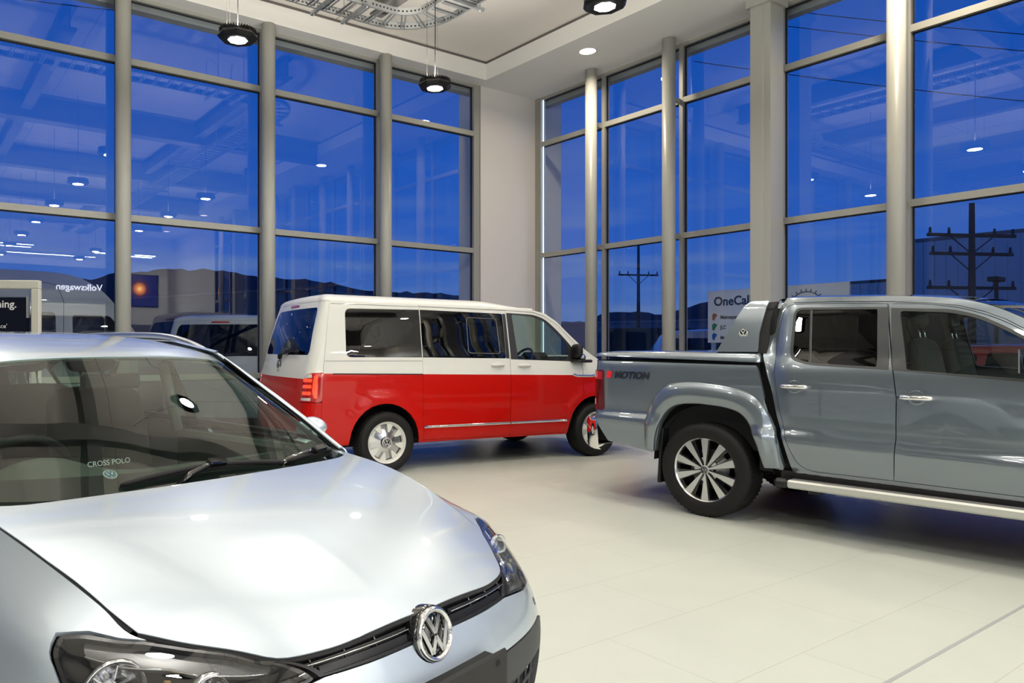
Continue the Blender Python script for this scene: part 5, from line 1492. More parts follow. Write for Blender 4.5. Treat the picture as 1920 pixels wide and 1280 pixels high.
def make_hatch(loc, rz, wheel, wused):
    c = empty('hatchback_car', (*loc, 0), rz); G = M_SILV
    U = dict(met=(.15, .09), h=(.02, .02))
    # bonnet
    fe = [(.803, 0), (.792, .22), (.773, .32), (.735, .409), (.665, .477), (.590, .545), (.515, .604)]
    edge = [(x, float(pch(x, HX, HYE))-.003) for x in (.42, .30, .20, .10, 0, -.10, -.18)]
    rear = [(-.235, .690), (-.195, .665), (-.135, .575), (-.098, .40), (-.076, .20), (-.070, 0)]
    # hump over the emblem
    half = smooth_line(fe, 4)+smooth_line(edge, 2)+smooth_line(rear, 3)
    outl = half[:-1]+[(x, -y) for x, y in half[::-1]][:-1]
    panel('bonnet', hood_S, outl, G, c, step=(.035, .04), thick=.004, h=(.01, .01), flip=False, gap=.0015)
    for mr in (False, True): ribbon('bonnet_gap_shade', hood_S, smooth_line(edge[::-1]+[(.50, .608)], 3), .016, M_BLACKMATT, c, off=-.0045, thick=.004, mirror=mr)  # black strips laid under the bonnet gap stand in for its shade
    ribbon('bonnet_gap_shade', hood_S, [(x, y) for x, y in smooth_line(fe, 4)[::-1]]+[(x, -y) for x, y in smooth_line(fe, 4)][1:], .012, M_BLACKMATT, c, off=-.0045, thick=.004)
    # wings with lamp openings; headlamp outline in the coordinates of the nose surface
    LAMP = rnd([(2.03, 6.95), (1.66, 4.90), (2.40, 4.55), (3.6, 4.30), (4.6, 4.42), (5.12, 5.05), (5.38, 5.55), (5.86, 6.30), (5.55, 6.52), (5.03, 6.70), (4.60, 6.94), (3.5, 6.96)], [.03, .1, .2, .3, .3, .2, .2, .12, .1, .1, .05, 0])
    wing = [(5.02, 7.0), (6, 7.0), (7, 7.0), (8, 7.0), (8.9, 7.0), (9.2, 7.0), (9.2, 1.0)]
    for mir in (False, True):
        kw = dict(mirror=mir, **U); sg = -1 if mir else 1
        arch = []
        for k in range(15):
            a = math.radians(-20+k*(220/14)); X, Z = .37*math.cos(a), .31+.37*math.sin(a)
            # convert side view position to surface coordinates
            uu = np.interp(-X, [-.40, -.20, 0, .25, .60], [6, 7, 8, 9, 10]); vv = np.interp(Z, [.20, .32, .44, .545, .625, .725, .82], [0, 1, 2, 3, 4, 5, 6])
            arch.append((uu, vv))
        wing_o = [(u, 6.995) for u in (5.2, 5.6, 6, 7, 8, 9, 9.6)]+[(9.6, .6)]+[p for p in arch[::-1] if p[1] > .6]+[(6.05, .9), (5.55, 3.2), (4.66, 4.38), (5.17, 5.03), (5.43, 5.53), (5.95, 6.30), (5.60, 6.58), (5.06, 6.76), (4.66, 6.99)]
        panel('front_wing', nose_S, wing_o, G, c, step=(.2, .3), thick=.012, gap=.001, **kw)
        lo = panel('headlamp', nose_S, LAMP, M_LAMPG, c, step=(.2, .3), thick=.003, off=.002, **kw)
        hb = panel('lamp_housing', nose_S, LAMP, M_LAMPBLK, lo, step=(.2, .3), thick=.01, off=-.055, rim=False, **kw)
        hr = panel('housing_rim', nose_S, LAMP, M_LAMPBLK, lo, holes=[offset_poly(np.array(LAMP), .010, U['met'])], step=(.2, .3), thick=.055, off=-.002, **kw)
        # reflector bowls
        for (uc, vc, R_, dp) in ((4.42, 5.50, .062, .045), (3.02, 5.70, .044, .035)):
            p = nose_S(np.array([uc]), np.array([vc]))[0]; nn3 = Vector(snormal(nose_S, np.array([uc]), np.array([vc]), (.02, .02))[0])
            fx = (nn3*.55+Vector((.75, 0, .05))).normalized()
            M = frame_M(Vector(p)-nn3*.030-fx*.040, Vector((0, 0, 1)).cross(fx)*-1, Vector((0, 0, 1)))
            zz = Vector((M[0][2], M[1][2], M[2][2]))
            if zz.dot(fx) < 0: M = M @ Matrix.Diagonal((1, 1, -1, 1))
            bw = MB().lathe([(R_*.12, 0), (R_*.45, .006), (R_*.75, .022), (R_*.93, .042), (R_, dp), (R_*1.05, dp), (R_*1.05, dp-.012), (R_*.96, dp-.02)], 40, M)
            if mir: bw.v = [(a, -b, d) for a, b, d in bw.v]
            bo = bw.build('reflector', M_REFL, lo)
            bl = MB().lathe([(0, .034), (R_*.20, .03), (R_*.24, .012), (R_*.24, 0)], 20, M)
            for k in range(6):
                a = k*PI/3+.3; bl.box(R_*.30, R_*.86, -.0012, .0012, .008, .026, M @ Matrix.Rotation(a, 4, 'Z'))
            if mir: bl.v = [(a, -b, d) for a, b, d in bl.v]
            bl.build('bulb_shield', M_CHROME, bo)
        hb2 = panel('lamp_brow', nose_S, [(2.05, 6.93), (2.15, 6.05), (3.2, 6.0), (3.7, 6.2), (4.3, 6.05), (5.1, 6.1), (5.5, 6.45), (4.6, 6.9)], M_BROW, lo, step=(.2, .2), off=-.018, thick=.012, **kw)
        ribbon('chrome_brow', nose_S, [(2.2, 6.02), (3.2, 5.97), (3.7, 6.17), (4.3, 6.02), (5.1, 6.07)], .004, M_CHROME, lo, off=-.014, met=U['met'], step=.03, h=(.02, .02), mirror=mir)
        ribbon('indicator_tube', nose_S, [(3.62, 4.75), (3.70, 6.0)], .016, M_AMBER, lo, off=-.040, met=U['met'], step=.03, h=(.02, .02), mirror=mir)
    # bumper: painted upper part, dark textured lower part
    bu = [(-5.5, 3.2), (-4.62, 4.38), (-3.6, 4.25), (-2.4, 4.50), (-1.62, 4.86), (-1.55, 4.90), (-1, 4.88), (0, 4.90), (1, 4.88), (1.55, 4.90), (1.62, 4.86), (2.4, 4.50), (3.6, 4.25), (4.62, 4.38), (5.5, 3.2),
          (6.0, 2.6), (4.6, 2.72), (3.6, 2.68), (3.2, 3.05), (2.75, 3.25), (-2.75, 3.25), (-3.2, 3.05), (-3.6, 2.68), (-4.6, 2.72), (-6.0, 2.6)]
    panel('front_bumper', nose_full, bu, G, c, step=(.15, .2), thick=.02, gap=.0015, **U)
    bl = [(-6.0, 2.56), (-4.6, 2.68), (-3.62, 2.64), (-3.18, 3.01), (-2.73, 3.21), (2.73, 3.21), (3.18, 3.01), (3.62, 2.64), (4.6, 2.68), (6.0, 2.56), (6.05, .0), (-6.05, 0)]
    ho = rnd([(-2.6, .9), (2.6, .9), (2.75, 2.4), (-2.75, 2.4)], .25); fo = rnd([(3.1, 1.0), (4.9, 1.0), (4.8, 2.2), (3.2, 2.2)], .3); fo2 = [(-a, b) for a, b in fo][::-1]
    lb = panel('bumper_cladding', nose_full, bl, M_CLADB, c, holes=[ho, fo, fo2], step=(.2, .25), thick=.025, off=.004, **U)
    for nm, q in (('lower_grille', ho), ('fog_lamp_grille', fo), ('fog_lamp_grille', fo2)):
        panel(nm, nose_full, q, M_BLACKMATT, lb, step=(.2, .25), off=-.03, thick=.005, **U)
        lo_, hi_ = np.array(q).min(0), np.array(q).max(0); gr = MB()
        for v_ in np.linspace(lo_[1]+.15, hi_[1]-.15, 4):
            pts = nose_full(np.linspace(lo_[0]+.15, hi_[0]-.15, 15), np.full(15, v_)); gr.tube([tuple(p_-np.array([.012, 0, 0])) for p_ in pts], .006, 6)
        for u_ in np.linspace(lo_[0]+.3, hi_[0]-.3, max(3, int((hi_[0]-lo_[0])/.35))):
            pts = nose_full(np.full(5, u_), np.linspace(lo_[1]+.1, hi_[1]-.1, 5)); gr.tube([tuple(p_-np.array([.014, 0, 0])) for p_ in pts], .004, 6)
        gr.build('grille_mesh', M_CLADB, lb)
    # parking sensors
    for u_ in (-2.9, 2.9):
        ribbon('parking_sensor', nose_full, [(u_+.075*math.cos(a), 3.72+.13*math.sin(a)) for a in np.linspace(0, 2*PI, 17)[:-1]], .0022, M_BLACK, c, off=.0012, closed=True, met=U['met'], step=.01, h=(.02, .02), thick=.001)
    # upper grille: glossy black recess, two chrome lined slats, fins, emblem
    gr_o = [(-1.60, 4.94), (-1, 4.92), (0, 4.93), (1, 4.92), (1.60, 4.94), (1.98, 6.93), (1.0, 6.96), (0, 6.96), (-1.0, 6.96), (-1.98, 6.93)]
    gp = panel('upper_grille', nose_full, gr_o, M_BLACK, c, step=(.15, .2), off=-.028, thick=.004, **U)
    panel('grille_surround', nose_full, gr_o, M_BLACK, gp, holes=[offset_poly(np.array(gr_o), .011, U['met'])], step=(.12, .15), off=-.001, thick=.03, **U)
    for v0, v1, nm in ((5.72, 5.9, 'slat'), (5.10, 5.2, 'slat')):
        for s0, s1 in ((-1.72 if v0 > 5.5 else -1.55, -.36), (.36, 1.72 if v0 > 5.5 else 1.55)):
            so = panel(nm, nose_full, [(s0, v0+.35), (s1, v0+.35), (s1, v0-.10), (s0, v0-.10)], M_BLACK, gp, step=(.15, .15), off=-.012, thick=.014, **U)
            if v0 > 5.5: ribbon('chrome_line', nose_full, [(s0, v0+.0), ((s0+s1)/2, v0+.0), (s1, v0+.0)], .0075, M_CHROME, so, off=-.0035, met=U['met'], step=.04, h=(.02, .02))
    for u_ in (-1.6, -1.2, -.8, .8, 1.2, 1.6):
        p = nose_full(np.full(6, u_), np.linspace(5.05, 6.8, 6))
        MB().tube([tuple(q-np.array([.018, 0, 0])) for q in p], .0035, 6).build('grille_fin', M_GLOSSK, gp)
    p = nose_full(np.array([0.0]), np.array([6.0]))[0]
    Mb = frame_M((.833, -.016, .692), (0, 1, 0), (-.22, 0, 1))
    bb = MB().lathe([(0, .0), (.064, .0), (.067, -.005), (.069, -.03)], 48, Mb).build('badge_mount', M_GLOSSK, gp)
    m = MB(); Mb2 = Mb @ Matrix.Translation((0, 0, .002)); m.lathe([(.051, .002), (.053, .008), (.058, .010), (.062, .007), (.063, 0)], 56, Mb2)
    roundel(m, .058, .007, Mb2, lw=.095); m.build('badge', M_CHROME, bb)
    # blank plate holder
    pl = MB().bbox(.888, .902, -.20, .20, .478, .613, .006); plo = pl.build('plate_holder', M_BLACK, c)
    MB().box(.85, .89, -.17, .17, .49, .60).build('plate_bracket', M_BLACKMATT, plo)
    for yy in (-.155, .155): MB().lathe([(0, .0), (.006, .0), (.0075, .0015), (.009, 0)], 16, frame_M((.9022, yy, .588), (0, 1, 0), (0, 0, 1))).build('bolt_hole', M_BLACKMATT, plo)
    # windscreen, its dark band, pillars
    ws = hatch_ws
    Wm = dict(met=(.22, .16), h=(.02, .02))
    gl = rnd([(.0, .12), (2.96, .16), (2.96, 7.84), (.0, 7.88)], [.05, .15, .15, .05])
    wo_ = panel('windscreen', ws, gl, M_SCREENG, c, step=(.2, .3), flip=False, thick=.004, **Wm)
    inner = rnd([(.42, .42), (2.90, .30), (2.90, 7.70), (.42, 7.58)], [.1, .12, .12, .1])
    panel('ceramic_band', ws, gl, M_BLACKMATT, wo_, holes=[inner], step=(.2, .3), off=-.006, thick=.001, **Wm)
    # pillars: seal strip and painted pillar, running from the bonnet corner up over the roof rail
    apb = np.array([(-.20, .690, .945), (-.275, .697, .965), (-.455, .652, 1.083), (-.640, .597, 1.200), (-.830, .545, 1.318), (-.95, .535, 1.362), (-1.2, .532, 1.395)])
    out_ = apb+np.array([(.02, .030, -.012)]*2+[(.0, .042, -.012), (-.01, .050, -.016), (-.03, .058, -.030), (-.02, .062, -.045), (0, .066, -.055)])
    rr = []
    for k in range(len(apb)):
        a, b = apb[k], out_[k]; rr.append([a+np.array([0, 0, 0]), a+(b-a)*.10+np.array([0, .002, .010]), a+(b-a)*.5+np.array([0, .004, .012]), b+np.array([0, .0, .0]), b+np.array([0, .006, -.03])])
    ps_ = tensor(rr)
    for mir in (False, True):
        panel('a_pillar', ps_, [(.9, 0), (6, 0), (6, 4), (.9, 4)], G, c, step=(.25, .5), met=(.25, .03), flip=True, thick=.006, h=(.02, .02), mirror=mir)
        ribbon('pillar_seal', ps_, [(.5, .05), (4.1, .05)], .020, M_BLACK, c, met=(.25, .03), off=.004, step=.04, flip=True, h=(.02, .02), mirror=mir)
    # roof
    RX = [-.795, -.86, -.95, -1.10, -1.35, -1.7, -2.1, -2.5, -2.85, -3.05, -3.12]
    RZ = [1.346, 1.366, 1.386, 1.410, 1.436, 1.452, 1.456, 1.448, 1.430, 1.405, 1.36]
    RW = [.530, .536, .54, .545, .548, .550, .548, .54, .53, .51, .49]
    rows = []
    for x_, z_, w_ in zip(RX, RZ, RW):
        r1 = []
        for t_ in (1, .97, .88, .7, .45, .2, 0, -.2, -.45, -.7, -.88, -.97, -1):
            fx = -.03*abs(t_)**3 if x_ > -.9 else 0
            r1.append((x_+fx, w_*t_, z_-.042*abs(t_)**3.2))
        rows.append(r1)
    rs = tensor(rows)
    panel('roof', rs, [(0, 0), (10, 0), (10, 12), (0, 12)], G, c, step=(.3, .35), met=(.23, .09), flip=False, thick=.02, h=(.02, .02))
    for mir in (False, True):
        sg = -1 if mir else 1
        # roof rail: an arched bar with feet
        rl = []; cen_ = [(-.97, .578, 1.328), (-1.04, .576, 1.360), (-1.13, .574, 1.388), (-1.23, .572, 1.411), (-1.35, .570, 1.430), (-1.53, .568, 1.441), (-1.85, .565, 1.446), (-2.2, .56, 1.444), (-2.5, .558, 1.432), (-2.75, .555, 1.41), (-2.9, .55, 1.38)]
        sp_ = smooth_line(cen_, 5); mb = MB(); vs = []; fs = []
        for p_ in sp_:
            for dy, dz in ((-.014, -.018), (-.017, .002), (-.008, .013), (.008, .012), (.017, 0), (.015, -.018)): vs.append((p_[0], sg*(p_[1]+dy), p_[2]+dz))
        n_ = 6
        for i in range(len(sp_)-1):
            for k in range(n_):
                f = (i*n_+k, i*n_+(k+1) % n_, (i+1)*n_+(k+1) % n_, (i+1)*n_+k); fs.append(f if sg > 0 else f[::-1])
        fs.append(tuple(range(n_))[::-1] if sg > 0 else tuple(range(n_))); mb.add(vs, fs, True); mb.build('roof_rail', M_RAIL, c)
        # flank below the waist: sill cladding, doors
        kw = dict(mirror=mir, **U)
        panel('front_door', nose_S, [(9.63, .6), (9.63, 6.99), (10.0, 6.99), (11.35, 6.99), (11.35, .6)], G, c, step=(.2, .3), thick=.02, gap=.002, **kw)
        panel('rear_door', nose_S, [(11.38, .6), (11.38, 6.99), (12.6, 6.99), (12.75, 4), (12.3, .6)], G, c, step=(.2, .3), thick=.02, gap=.002, **kw)
        panel('rear_wing', nose_S, [(12.35, .8), (12.79, 4), (12.64, 6.99), (14, 6.99), (14, 0.2), (13.6, .2)], G, c, step=(.2, .3), thick=.02, **kw)
        panel('sill_cladding', nose_S, [(8.75, .58), (12.3, .58), (12.3, 0), (8.75, 0)], M_CLADB, c, step=(.2, .3), off=.006, thick=.02, **kw)
        # side glass and pillars
        gw = [(-.36, .985), (-.62, 1.13), (-.84, 1.262), (-1.05, 1.325), (-1.5, 1.362), (-2.0, 1.36), (-2.5, 1.325), (-2.78, 1.25), (-2.72, 1.06), (-2.3, 1.02), (-1.2, 1.0)]
        sd = panel('side_glass', gh_S, gw, M_CLEARG, c, step=(.1, .08), thick=.004, flip=True, mirror=mir)
        panel('side_frame', gh_S, offset_poly(np.array(gw), -.035, (1, 1)), M_BLACK, c, holes=[offset_poly(np.array(gw), .012, (1, 1)).tolist()], step=(.1, .08), thick=.012, flip=True, off=.002, mirror=mir)
        ribbon('door_pillar', gh_S, [(-1.42, 1.0), (-1.36, 1.36)], .09, M_BLACK, c, flip=True, off=.003, mirror=mir)
        ribbon('cant_rail', gh_S, [(-.9, 1.338), (-1.2, 1.385), (-1.6, 1.398), (-2.1, 1.398), (-2.6, 1.37), (-2.95, 1.30)], .055, G, c, flip=True, off=.004, thick=.02, mirror=mir)
        # mirror
        mo = MB().bbox(-.70, -.56, min(sg*.79, sg*.95), max(sg*.79, sg*.95), .955, 1.062, .045).build('door_mirror', G, c); soft(mo)
        MB().box(-.694, -.690, min(sg*.845, sg*.91), max(sg*.845, sg*.91), .995, 1.025).build('mirror_glass', M_CHROME, mo)
        MB().tube([(-.60, sg*.74, .955), (-.60, sg*.83, .985)], .03, 8).build('mirror_arm', M_BLACK, mo)
        wl = MB().lathe([(.36, .45), (.36, .80)], 24, Matrix.Translation((0, 0, .31)) @ Matrix.Rotation(PI/2*(1 if sg < 0 else -1), 4, 'X'), a0=0 if sg < 0 else PI, a1=PI if sg < 0 else 2*PI)
        wl.build('wheel_well', M_CAVITY, c)
    # tail
    rows = []
    for (x_, z_, w_) in ((-3.12, 1.36, .49), (-3.22, 1.20, .56), (-3.30, 1.0, .66), (-3.34, .80, .72), (-3.36, .55, .74), (-3.34, .25, .74)):
        rows.append([(x_+.10*abs(t_)**3, w_*t_, z_) for t_ in (1, .8, .5, 0, -.5, -.8, -1)])
    tl_ = tensor(rows); Tm = dict(met=(.18, .2), h=(.02, .02))
    tg = panel('tailgate', tl_, [(0, 0), (5, 0), (5, 6), (0, 6)], G, c, holes=[rnd([(.25, .8), (1.6, .8), (1.6, 5.2), (.25, 5.2)], .2)], step=(.3, .3), thick=.02, **Tm)
    panel('rear_window', tl_, rnd([(.25, .8), (1.6, .8), (1.6, 5.2), (.25, 5.2)], .2), M_CLEARG, tg, step=(.3, .3), thick=.004, **Tm)
    for a, b in ((.1, .9), (5.1, 5.9)):
        panel('tail_lamp', tl_, rnd([(1.9, a), (2.9, a), (2.9, b), (1.9, b)], .1), M_REDLENS, c, step=(.3, .3), off=.008, thick=.01, **Tm)
    # scuttle, wipers
    MB().add([(-.12, -.60, .917), (-.12, .60, .917), (-.35, .66, .925), (-.35, -.66, .925)], [(0, 1, 2, 3)]).box(-.34, -.14, -.62, .62, .86, .915).build('scuttle_panel', M_BLACKMATT, c)
    def wiper(line, joint, pivot):
        """blade along a line of screen coordinates, resting just above the scuttle"""
        L_ = np.array(smooth_line(line, 6)); q = ws(L_[:, 0], L_[:, 1]); n3 = snormal(ws, L_[:, 0], L_[:, 1], (.02, .02)); n3 = n3*np.sign(n3[:, 2:3])
        bl = MB(); k_ = len(q); arc = .010+.012*np.sin(np.linspace(0, PI, k_))[:, None]
        P_ = q+n3*arc; bl.tube([tuple(p) for p in P_], [.004]+[.0085]*(k_-2)+[.004], 8); bl.tube([tuple(p) for p in q+n3*.004], .0035, 5)
        j = ws(np.array([joint[0]]), np.array([joint[1]]))[0]; nj = snormal(ws, np.array([joint[0]]), np.array([joint[1]]), (.02, .02))[0]; nj = nj*np.sign(nj[2])
        J = j+nj*.036; pv = np.array(pivot)
        w = MB(); w.tube([tuple(pv), tuple(pv*.72+J*.28+np.array([0, 0, .014])), tuple(pv*.3+J*.7+np.array([0, 0, .010])), tuple(J)], [.014, .012, .010, .009], 8)
        w.lathe([(0, .03), (.018, .026), (.022, 0)], 16, Matrix.Translation(tuple(pv-np.array([0, 0, .02]))))
        o = w.build('wiper_arm', M_GLOSSK, c)
        bl.build('wiper_blade', M_BLACKMATT, o)
        d_ = P_[-1]-P_[0]; d_ /= np.linalg.norm(d_)
        MB().bbox(-.034, .034, -.016, .016, -.012, .014, .005, frame_M(tuple(J), tuple(d_), tuple(np.cross(nj, d_)))).build('wiper_joint', M_GLOSSK, o)
    wiper([(.16, 5.61), (.25, 4.85), (.30, 3.9), (.24, 2.95), (.12, 2.05)], (.28, 3.72), (-.155, -.10, .934))
    wiper([(.12, 1.95), (.07, 1.1), (.02, .35)], (.07, 1.15), (-.20, .33, .932))
    # sticker low on the screen
    p = ws(np.array([.42]), np.array([5.65]))[0]; nn_ = -snormal(ws, np.array([.42]), np.array([5.65]), (.02, .02))[0]
    nn_ = nn_ if nn_[2] > 0 else -nn_
    Ms = frame_M(tuple(p-nn_*.004), (0, 1, 0), (-.85, 0, .5))
    st_ = MB().lathe([(0, 0), (.022, 0)], 24, Ms).build('windscreen_sticker', mat('sticker_pale', (.5, .6, .62), .5), c)
    e_ = MB(); roundel(e_, .018, .0006, Ms @ Matrix.Translation((0, 0, .0004)), lw=.12); e_.build('sticker_emblem', mat('sticker_blue', (.02, .08, .22), .5), st_)
    # cabin
    MB().box(-3.1, .35, -.74, .74, .20, .36).box(-3.1, -3.0, -.70, .70, .36, .95).build('floor_pan', M_CAVITY, c)
    MB().box(-.30, -.22, -.66, .66, .36, .86).build('bulkhead', M_CAVITY, c)
    MB().box(-.20, .55, -.45, .45, .35, .70).build('engine_cover', M_CAVITY, c)
    dr = []
    for x_, zb in ((-.18, .885), (-.30, .905), (-.45, .925), (-.60, .925), (-.68, .885), (-.69, .75)):
        rw = []
        for y_ in np.linspace(.70, -.70, 15):
            hood = .085*math.exp(-((y_+.36)/.19)**2)*sst((-.40-x_)/.22+.2) if x_ > -.66 else .03*math.exp(-((y_+.36)/.19)**2)
            rw.append((x_, y_, zb+float(hood)))
        dr.append(rw)
    dsf = tensor(dr)
    do = panel('dashboard', dsf, [(0, 0), (5, 0), (5, 14), (0, 14)], M_DASHG, c, step=(.25, .4), met=(.12, .1), flip=False, thick=.01, h=(.02, .02))
    ribbon('dash_vent', dsf, [(1.0, 2.2), (1.0, 11.8)], .03, M_BLACKMATT, do, met=(.12, .1), off=.002, step=.06, h=(.02, .02))
    steering_wheel(c, -.80, -.36, .90, .185, .50)
    for y_ in (-.36, .36): seat(c, -1.30, y_, .50, M_SEATD, w=.24, back=.60, recl=.30)
    for y_ in (-.36, .36): seat(c, -2.15, y_, .52, M_SEATD, w=.26, back=.56, recl=.30)
    text_mesh('CROSS POLO', .026, .0005, frame_M((-.50, -.24, .972), (0, 1, 0), (-.2, 0, 1)), M_SATIN, 'dash_lettering', do)
    MB().box(-2.9, -.98, -.50, .50, 1.335, 1.345).build('headlining', M_HEADL, c)
    MB().box(-2.9, -2.2, -.6, .6, .86, .88).build('parcel_shelf', M_DARKINT, c)
    mi = MB().bbox(-.83, -.80, -.12, .12, 1.215, 1.275, .012).tube([(-.81, 0, 1.27), (-.77, 0, 1.325)], .012, 8).build('rear_view_mirror', M_BLACK, c)
    for y_ in (.71, -.71):
        sg = 1 if y_ > 0 else -1
        MB().bbox(-1.45, -.45, min(sg*.66, sg*.74), max(sg*.66, sg*.74), .40, .955, .02).build('door_lining', M_DASHG, c)
        MB().tube([(-1.42, sg*.655, .96), (-1.38, sg*.55, 1.30)], .028, 8).build('inner_pillar', M_HEADL, c)
    for (x_, y_) in ((0, -.735), (-2.47, -.735), (0, .735), (-2.47, .735)):
        put_wheel(wheel, c, x_, y_, .310, wused[0]); wused[0] = True
    return c
M_LAMPBLK = mat('lamp_housing_dark', (.035, .036, .038), .25, .3)
M_BROW = mat('lamp_brow_grey', (.10, .10, .105), .22, .2)
M_REFL = mat('reflector_silver', (.80, .80, .82), .10, 1.0)
M_AMBER = mat('amber_insert', (.45, .30, .12), .25, 0, .5)
M_GLOSSK = mat('gloss_black', (.006, .006, .007), .06, 0, 1.0)
M_RAIL = mat('rail_silver', (.55, .57, .60), .28, .8)
M_CLEARG = glass('green_side_glass', (.50, .62, .56), .055)
M_SEATD = mat('hatch_seat_fabric', (.022, .024, .022), .9)
wheel_po = make_wheel('plain', .312, .225, .215)
hx, hy = cam2room(-.52764368, 2.34737647)
hatch = make_hatch((hx, hy), camdir2room(-42.2), wheel_po, [False])
tag(hatch, 'silver small hatchback with roof rails in the left foreground', 'car')

# ------------------------------------------------------------------ vehicles outside
def plain_vehicle(name, loc, rz, m, top, base, Wf, windows, wheels, R=.33, wm=None, cuts=(), lamps=()):
    """top: upper outline from tail to nose (x, z); base: lower outline back again; Wf(z): half width"""
    v = empty(name, (*loc, -.06), rz)
    def S(u, z): return np.stack([u, -Wf(np.asarray(z, float))*(1-.06*sst((u-top[-1][0]+1.0)/1.0)), z], -1)
    arches = []
    outline = list(top)+list(base[:1])
    b = []
    for x_ in wheels[::-1]: b += circ(x_, R, R*1.18, 5, 175, 10)
    outline = list(top)+[base[0]]+b+[base[1]]
    ts = smooth_line(top, 3)
    for mir in (False, True):
        panel('body_side', S, list(ts)+[base[0]]+b+[base[1]], m, v, holes=[w for w, _ in windows], step=(.15, .12), thick=.03, mirror=mir)
        for w, gm in windows: panel('window', S, w, gm, v, step=(.2, .2), off=-.008, thick=.004, mirror=mir)
        for k, cu in enumerate(cuts): ribbon('panel_seam', S, cu, .008, M_BLACKMATT, v, off=.001, thick=.0005, mirror=mir)
        for (w, lm) in lamps: panel('lamp', S, w, lm, v, step=(.1, .1), off=.006, thick=.01, mirror=mir)
    rows = []; full = [base[1]]+ts+[base[0]]
    P = np.array(full); P3 = S(P[:, 0], P[:, 1])
    for p in P3: rows.append([(p[0]+ (.10*(1-t*t) if p[0] > top[-1][0]-.35 else (-.05*(1-t*t) if p[0] < top[0][0]+.12 else 0)), p[1]*t, p[2]+(.04*(1-abs(t)**2.5) if .1 < p[2] else 0)) for t in (1, .97, .85, .5, 0, -.5, -.85, -.97, -1)])
    rows = np.array(rows); n_ = 9; vs = rows.reshape(-1, 3)
    fs = [(i*n_+k, (i+1)*n_+k, (i+1)*n_+k+1, i*n_+k+1) for i in range(len(rows)-1) for k in range(n_-1)]
    mesh_obj('body_shell', vs, fs, m, v)
    MB().box(top[0][0]+.1, top[-1][0]-.1, -Wf(.5)*.93, Wf(.5)*.93, .2, .5).build('floor_pan', M_CAVITY, v)
    used = [False]
    for x_ in wheels:
        for sg in (-1, 1): put_wheel(wm, v, x_, sg*(float(Wf(.4))-.13), R, used[0]); used[0] = True
    return v
wheel_far = make_wheel('plain', .335, .22, .22)
wheel_far2 = make_wheel('plain', .31, .21, .21)
# tall panel van parked along the glazing; its front points to the right in the picture
def Wtall(z): return pch(z, [.2, .6, 1.2, 1.9, 2.45, 2.62], [.92, .98, .985, .93, .84, .70])
hv_top = [(-1.1, .55), (-1.12, 1.2), (-1.08, 2.2), (-.98, 2.50), (-.8, 2.66), (0, 2.72), (2.6, 2.72), (3.45, 2.67), (3.85, 2.46), (4.10, 2.20), (4.35, 1.85), (4.62, 1.45), (4.95, 1.22), (5.18, 1.02), (5.26, .75), (5.24, .50)]
hv = plain_vehicle('panel_van', (10.95, -4.25), PI, M_VGREY, hv_top, [(5.2, .28), (-1.08, .30)], Wtall,
    [(rnd([(2.12, 1.38), (3.16, 1.38), (3.16, 2.02), (2.12, 2.02)], .08), M_TINT), (rnd([(3.42, 1.30), (4.42, 1.30), (4.30, 1.62), (4.02, 1.98), (3.42, 1.98)], .06), M_TINT), (rnd([(-.6, 1.38), (1.8, 1.38), (1.8, 2.02), (-.6, 2.02)], .08), M_TINT)],
    [0, 3.65], wm=wheel_far, cuts=[[(2.0, .4), (2.0, 2.52)], [(3.27, .4), (3.27, 1.3), (3.29, 2.2), (3.20, 2.48), (3.0, 2.52), (2.0, 2.53)], [(4.5, .5), (4.5, 1.3)]])
tag(hv, 'tall pale panel van parked outside beyond the left glazing', 'van')
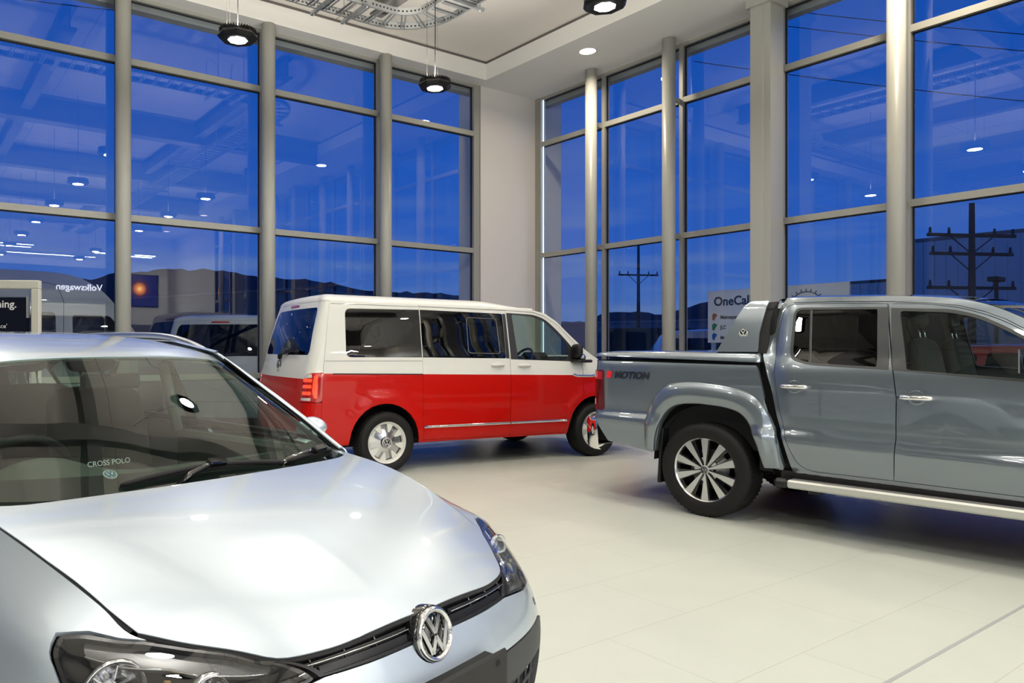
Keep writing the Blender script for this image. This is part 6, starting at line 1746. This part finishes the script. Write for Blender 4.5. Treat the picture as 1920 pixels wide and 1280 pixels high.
# smaller white van, seen from behind
wvx, wvy = cam2room(-2.88, 12.9)
uv2 = [True]
def make_far_van():
    proto = make_wheel('plain', .335, .23, .23)
    return make_van('delivery_van', M_VWHITE, (wvx, wvy), camdir2room(85), proto, [False], detail=False)
dv = make_far_van(); dv.location.z = -.06
tag(dv, 'white van outside seen from behind, left of the round column', 'van')
def Wcar(z): return pch(z, [.2, .5, .8, .95, 1.2, 1.45], [.80, .86, .86, .82, .68, .52])
car_top = [(-.72, .55), (-.74, .85), (-.66, .98), (-.45, 1.10), (-.12, 1.34), (.25, 1.43), (1.1, 1.45), (1.6, 1.37), (2.15, 1.03), (2.55, .95), (3.15, .84), (3.30, .68), (3.32, .45)]
cw = [(rnd([(-.10, .98), (.62, .98), (.62, 1.34), (.18, 1.33)], .05), M_TINT), (rnd([(.72, .98), (1.98, .98), (1.55, 1.28), (1.2, 1.36), (.72, 1.36)], .05), M_TINT)]
x, y = cam2room(8.0, 10.9)
rc = plain_vehicle('red_car', (x, y), camdir2room(-56), M_REDCAR, car_top, [(3.28, .25), (-.70, .28)], Wcar, cw, [0, 2.55], R=.31, wm=wheel_far2, cuts=[[(.67, .4), (.67, .98)]])
tag(rc, 'dark red car outside, seen through the front window of the pickup', 'car')
suv_top = [(-.85, .55), (-.86, 1.0), (-.80, 1.30), (-.62, 1.66), (-.3, 1.75), (.9, 1.78), (1.45, 1.70), (2.05, 1.20), (2.5, 1.10), (3.2, 1.02), (3.42, .88), (3.46, .55)]
def Wsuv(z): return pch(z, [.2, .5, .9, 1.15, 1.45, 1.78], [.84, .92, .92, .88, .78, .62])
sw = [(rnd([(-.62, 1.16), (.48, 1.16), (.48, 1.62), (-.5, 1.62)], .07), M_TINT), (rnd([(.58, 1.16), (1.88, 1.16), (1.45, 1.56), (1.2, 1.64), (.58, 1.64)], .06), M_TINT)]
x, y = out(1300, 15.8)
sv = plain_vehicle('station_wagon', (x, y), camdir2room(-12), mat('white_suv_paint', (.32, .34, .36), .35, 0, 1), suv_top, [(3.42, .28), (-.82, .30)], Wsuv, sw, [0, 2.75], R=.34, wm=wheel_far, cuts=[[(.53, .45), (.53, 1.15)]])
sv.location = (x, y, -.06-.18)
sv.location.z = -.06
tag(sv, 'pale wagon outside behind the pickup bed, beneath the advertising board', 'car')
